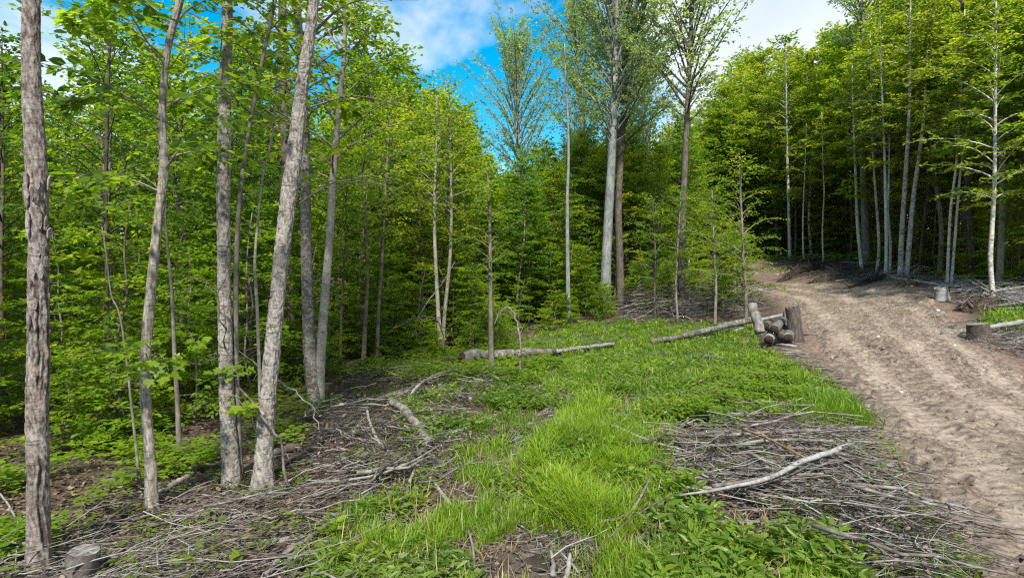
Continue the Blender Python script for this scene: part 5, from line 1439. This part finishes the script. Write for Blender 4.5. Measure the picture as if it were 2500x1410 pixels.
# arched saplings and the leaning dead stem by the straight trunk
def arch(pp, Y, w, label, name='bent_sapling', mat='bark_mid', dy=0.0):
    P = curve_pts(px_line(pp, Y), 30); P[:, 1] += np.linspace(0, dy, 30)
    ga = np.random.default_rng(int(pp[0][0] + pp[1][1])); L_ = np.linalg.norm(np.diff(P, axis=0), axis=1).sum()
    P[2:] += ga.normal(size=(28, 3)) * [.012, .03, .012] + np.cumsum(ga.normal(size=(28, 3)) * [.006, .02, .006], 0)
    b_ = P[0].copy(); rr = np.interp(np.linspace(0, 1, 30), np.linspace(0, 1, len(w)), w) / F * Y / 2 * .68
    mb = tube(P - b_, rr, 8, rough=.2)
    for i in range(6, 29, 2):
        d_ = ga.normal(size=3) * [.6, .6, .4] + (P[i] - P[i - 1]) * 4; d_ *= .12 * L_ * (.4 + ga.random()) / (np.linalg.norm(d_) + 1e-6); q = P[i] - b_
        tube(np.array([q, q + d_ * .55, q + d_ + ga.normal(size=3) * .02]), [rr[i] * .45, rr[i] * .3, .0015], 4, caps=False, mb=mb, var=.35)
    o = mb.obj(name, M[mat], None, True, tuple(b_)); tag(o, label, 'sapling')
arch([(916,890),(922,850),(948,812),(1000,782),(1045,772),(1070,785),(1082,815),(1086,850)], 18.5, [7,7,7,6,5,4,3], 'bare sapling bent into a low arch by the pale twin stems')
arch([(1268,930),(1271,860),(1266,800),(1250,762),(1232,752),(1214,765),(1200,800)], 15, [8,8,7,6,4,3], 'thin sapling hooked over beside the lone brown trunk', mat='stick')
arch([(985,860),(1010,800),(1040,745),(1080,690),(1110,640)], 20, [5,4,3], 'thin pole leaning right behind the bent sapling')
arch([(712,1140),(680,1085),(640,1030),(590,960),(545,880),(528,800),(518,720),(490,690),(440,672)], 7.1, [10,9,8,8,7,6,5,4,3], 'dead pale stem leaning left across the straight grey trunk', 'dead_stem', 'stick')
arch([(790,1060),(770,1010),(730,965),(690,930),(640,895),(590,850)], 9.4, [5,5,5,4,3], 'thin dead twig leaning left behind the leaning trunk', 'dead_stem', 'wood_grey')
arch([(635,880),(560,870),(500,880),(430,860)], 9.8, [4,3,2], 'fine dead twig hanging between the trunks', 'dead_stem', 'wood_grey')

# roots and soil heaved up along the dug bank
def root_heap(px, py, rx, ry, h, n, label, seed, name='root_heap'):
    c = at(px, py); g_ = np.random.default_rng(seed); mb = MB()
    m = 22; th = np.linspace(0, 6.283, m, endpoint=False); V = []; 
    for q, f in enumerate((1, .75, .45, .15)):
        rr = f * (1 + .35 * (fbm(np.cos(th) * 1.7 + q, np.sin(th) * 1.7 + seed, 3, seed) - .5) * 2)
        X = c.x + rx * rr * np.cos(th); Yy = c.y + ry * rr * np.sin(th)
        V.append(np.c_[X, Yy, tz(X, Yy) - .05 + h * (1 - f ** 2) * (.7 + .6 * g_.random(m))])
    V = np.vstack(V) - np.array(c); j = np.arange(m); j2 = (j + 1) % m
    mb.add(V, np.vstack([np.c_[q * m + j, q * m + j2, (q + 1) * m + j2, (q + 1) * m + j] for q in range(3)]), None, g_.random(len(V)))
    o = mb.obj(name, M['root_soil'], None, True, tuple(c)); tag(o, label, 'root heap')
    rb = MB()
    for i in range(n):
        a = g_.random() * 6.28; q = g_.random() ** .5
        p = np.array([rx * q * math.cos(a), ry * q * math.sin(a), h * (1 - q * q) * .8]); p[2] += tz(p[0] + c.x, p[1] + c.y) - c.z
        d_ = g_.normal(size=3) * [.5, .4, .35]
        P = curve_pts([p, p + d_ * .35 + [0, 0, .08], p + d_ * .8], 6)
        P = p + (P - p) * min(1, rx * .9); tube(P, np.linspace((.012 + .02 * g_.random()) * min(1, rx), .003, 6), 4, caps=False, mb=rb, var=g_.random())
    tag(rb.obj('roots', M['stick_brown'], o), kind='stuff')
root_heap(1955, 672, 1.6, .8, .75, 90, 'dark uprooted roots and soil at the left end of the dug bank', 1)
root_heap(2030, 680, 1.7, .7, .45, 80, 'lower dark root mass in the middle of the dug bank', 2)
root_heap(2130, 688, 1.5, .6, .32, 60, 'small heap of roots and earth below the slender birches', 3)
root_heap(2225, 694, 1.0, .5, .30, 40, 'crumbled earth clump under the white birch pair', 4)
root_heap(2400, 752, 1.1, .8, .45, 60, 'tangle of roots and grey wood at the foot of the grey roadside tree', 5)
root_heap(1410, 1385, .26, .18, .08, 26, 'shredded roots and pale splinters in the front mud', 6)
root_heap(1430, 975, .4, .3, .14, 40, 'clump of exposed roots at the grass gap', 7)
for i, (x0, y0, x1, y1, w_) in enumerate([(1350,1410,1345,1345,14),(1380,1420,1392,1352,16),(1412,1400,1370,1350,9),(1450,1390,1425,1360,8)]):
    laid('wood_splinter', [(x0, y0), ((x0 + x1) / 2 + 3, (y0 + y1) / 2), (x1, y1)], [w_, w_ * .9, w_ * .5], 'pale torn wood splinter in the front mud', 'stick', 'splinter', heights=[.03, .09, .16], n=8, k=7, group='pale torn splinters in the front mud', rough=.5)

# felled leafy branches, still green, beside the grass
def felled(px, py, ang, L, label, seed, n=9):
    c = at(px, py); g_ = np.random.default_rng(seed)
    dirv = np.array([math.cos(R(ang)), math.sin(R(ang)), .05]); side = np.array([-dirv[1], dirv[0], 0])
    st = MB(); lv = MB()
    P = curve_pts([np.zeros(3) - dirv * L / 2 + [0, 0, .10], [0, 0, .34], dirv * L / 2 + [0, 0, .16]], 12)
    tube(P, np.linspace(.022, .004, 12), 6, mb=st)
    for i in range(n * 2):
        t = .08 + .9 * i / (n * 2); b_ = P[int(t * 11)]; sg = 1 if i % 2 else -1
        l_ = L * (.42 - .28 * t) * (.7 + .5 * g_.random())
        d_ = dirv * .6 + side * sg * .8 + [0, 0, g_.normal() * .12]
        Q = curve_pts([b_, b_ + d_ * l_ * .5 + [0, 0, .03], b_ + d_ * l_ + [0, 0, -.06]], 6); tube(Q, np.linspace(.007, .002, 6), 4, mb=st, caps=False)
        m = 46; s = g_.random(m) * 5
        B = np.array([np.interp(s, np.arange(6), Q[:, j]) for j in range(3)]).T + g_.normal(size=(m, 3)) * [.07, .07, .035]
        D = d_ * .7 + g_.normal(size=(m, 3)) * [.6, .6, .12]
        leaves(lv, B, D, np.array([0, -.15, 1.0]) + g_.normal(size=(m, 3)) * .2, .06 + .045 * g_.random(m), LEAF6, np.clip(.5 + g_.normal(size=m) * .2, 0, 1))
    root = empty('felled_branch', (c.x, c.y, c.z), label, 'branch')
    st.obj('stem', M['stick'], root); lv.obj('leaves', M['leaf_yellow'], root, False)
felled(1710, 1000, 15, 1.7, 'felled leafy branch at the left end of the yellow green leaf mat', 1)
felled(1790, 975, -10, 1.9, 'felled leafy branch in the middle of the yellow green leaf mat', 2)
felled(1870, 985, 5, 1.7, 'felled leafy branch at the right end of the yellow green leaf mat', 3)
felled(1770, 945, 10, 1.9, 'felled leafy branch behind the middle of the leaf mat', 4)
felled(1850, 945, -12, 1.7, 'felled leafy branch behind the right end of the leaf mat', 5)
felled(1680, 1030, -20, 1.0, 'small felled leafy branch lowest at the front of the leaf mat', 6, 6)
felled(1310, 905, 0, 1.8, 'fresh leafy branch dropped behind the hooked sapling', 7)

# low broad leaved plants that stand out
def plant(px, py, h, n, ls, label, seed, leaf='herb', shape=LEAF6, name='broadleaf_plant', spread=.14):
    c = at(px, py); g_ = np.random.default_rng(seed); st = MB(); lv = MB()
    for q in range(3):
        a = g_.random() * 6.28; tip = np.array([math.cos(a) * spread * g_.random(), math.sin(a) * spread * g_.random(), h * (.7 + .4 * g_.random())])
        P = curve_pts([[0, 0, -.02], tip * [.4, .4, .5], tip], 6); tube(P, np.linspace(.005, .002, 6), 4, mb=st, caps=False)
        m = n // 3; s = 1.5 + 3.5 * g_.random(m)
        B = np.array([np.interp(s, np.arange(6), P[:, j]) for j in range(3)]).T
        a_ = g_.random(m) * 6.28; D = np.c_[np.cos(a_), np.sin(a_), .1 + .3 * g_.random(m)]
        leaves(lv, B + D * .03, D, np.array([0, 0, 1.0]) + g_.normal(size=(m, 3)) * .35, ls * (.6 + .6 * g_.random(m)), shape, np.clip(.55 + g_.normal(size=m) * .18, 0, 1))
    root = empty(name, tuple(c), label, 'plant')
    st.obj('stems', M['grass'], root); lv.obj('leaves', M[leaf], root, False)
plant(1700, 1235, .42, 27, .13, 'leafy shoot with oval leaves before the brush heap', 1, 'leaf_yellow')
plant(1655, 1225, .36, 21, .12, 'smaller oval leaved shoot left of the first shoot', 2, 'leaf_yellow')
plant(1800, 1215, .22, 18, .10, 'small star shaped shoot in the brush heap', 3)
plant(1850, 1385, .30, 36, .14, 'broad leaved plant lowest at the front right', 4)
plant(1905, 1340, .28, 30, .12, 'pale leaved plant above the lowest broad leaved plant', 5)
plant(1790, 1340, .28, 30, .12, 'broad leaved plant left of the pale leaved plant', 6)
plant(1950, 1400, .25, 30, .12, 'broad leaved plant at the right end of the front herbs', 7)
plant(2320, 1400, .20, 21, .10, 'yellowish plant at the bottom beside the road', 8, 'leaf_yellow')
plant(1615, 1105, .30, 24, .11, 'leafy shoot at the left edge of the brush heap', 9)
plant(1095, 1085, .20, 18, .10, 'little green plant on the short crosswise log', 10)
plant(820, 1330, .30, 27, .13, 'yellow green shoot at the front left of the grass', 11, 'leaf_yellow')
plant(900, 1270, .26, 24, .12, 'yellow green shoot below the crossing pale branch', 12, 'leaf_yellow')
plant(845, 1390, .26, 24, .12, 'bright shoot lowest at the front left', 13, 'leaf_yellow')
plant(455, 1400, .16, 15, .10, 'lone seedling among the front left slash', 14, 'leaf_yellow')
plant(560, 1395, .16, 15, .10, 'seedling right of the lone seedling in the slash', 15, 'leaf_yellow')

# stones on the road and the bank
for i, (px, py, r) in enumerate([(1898,671,.12),(1911,667,.10),(1848,668,.08),(2010,664,.08),(1990,688,.07),(2145,824,.07),(2240,846,.05),(2290,760,.10),(2225,700,.09),(2330,845,.05),(2085,905,.04),(2200,960,.05)]):
    c = at(px, py); g_ = np.random.default_rng(i); th = np.linspace(0, 6.283, 9, endpoint=False); V = []
    for q, (f, zz) in enumerate(((.8, -.4), (1, .1), (.7, .6), (.2, .75))):
        V.append(np.c_[np.cos(th) * f * r * (1 + .25 * g_.normal(size=9) * .6), np.sin(th) * f * r * .8 * (1 + .2 * g_.random(9)), np.full(9, zz * r * .8) + g_.normal(size=9) * r * .06])
    V.append(np.array([[0, 0, r * .6]])); V = np.vstack(V); j = np.arange(9); j2 = (j + 1) % 9
    mb = MB(); mb.add(V, np.vstack([np.c_[q * 9 + j, q * 9 + j2, (q + 1) * 9 + j2, (q + 1) * 9 + j] for q in range(3)]), np.c_[27 + j, 27 + j2, np.full(9, 36)])
    o = mb.obj('stone', M['stone'], None, True, (c.x, c.y, c.z + .03))
    tag(o, ['pale stone set in the dug bank left of the dark roots', 'small pale stone lying on the churned road'][0 if i < 5 else 1], 'stone', 'pale stones in the dug bank' if i < 5 else 'small stones on the road')

# clods and crumbs of earth on the road
mb = MB()
gr = road.grid[(road.grid[:, 1] > 3) & (road.grid[:, 1] < 26)]
pick = gr[g.choice(len(gr), 17000)]
pick = pick[fbm(pick[:, 0] * 1.2, pick[:, 1] * 1.2, 3, 33) > .46]
th = np.linspace(0, 6.283, 5, endpoint=False)
for p in pick:
    r = (.008 + .028 * g.random() ** 3) * (1 + p[1] * .05)
    ring = np.c_[p[0] + np.cos(th) * r * (.8 + .5 * g.random(5)), p[1] + np.sin(th) * r * .8, np.full(5, p[2] - .012)]
    mb.add(np.vstack([ring, [[p[0], p[1], p[2] + r * .6]]]), None, np.array([[i, (i + 1) % 5, 5] for i in range(5)]), g.random() * .5)
tag(mb.obj('earth_clods', M['road'], None, False), 'small clods of loose earth scattered over the road', None, None, 'stuff')
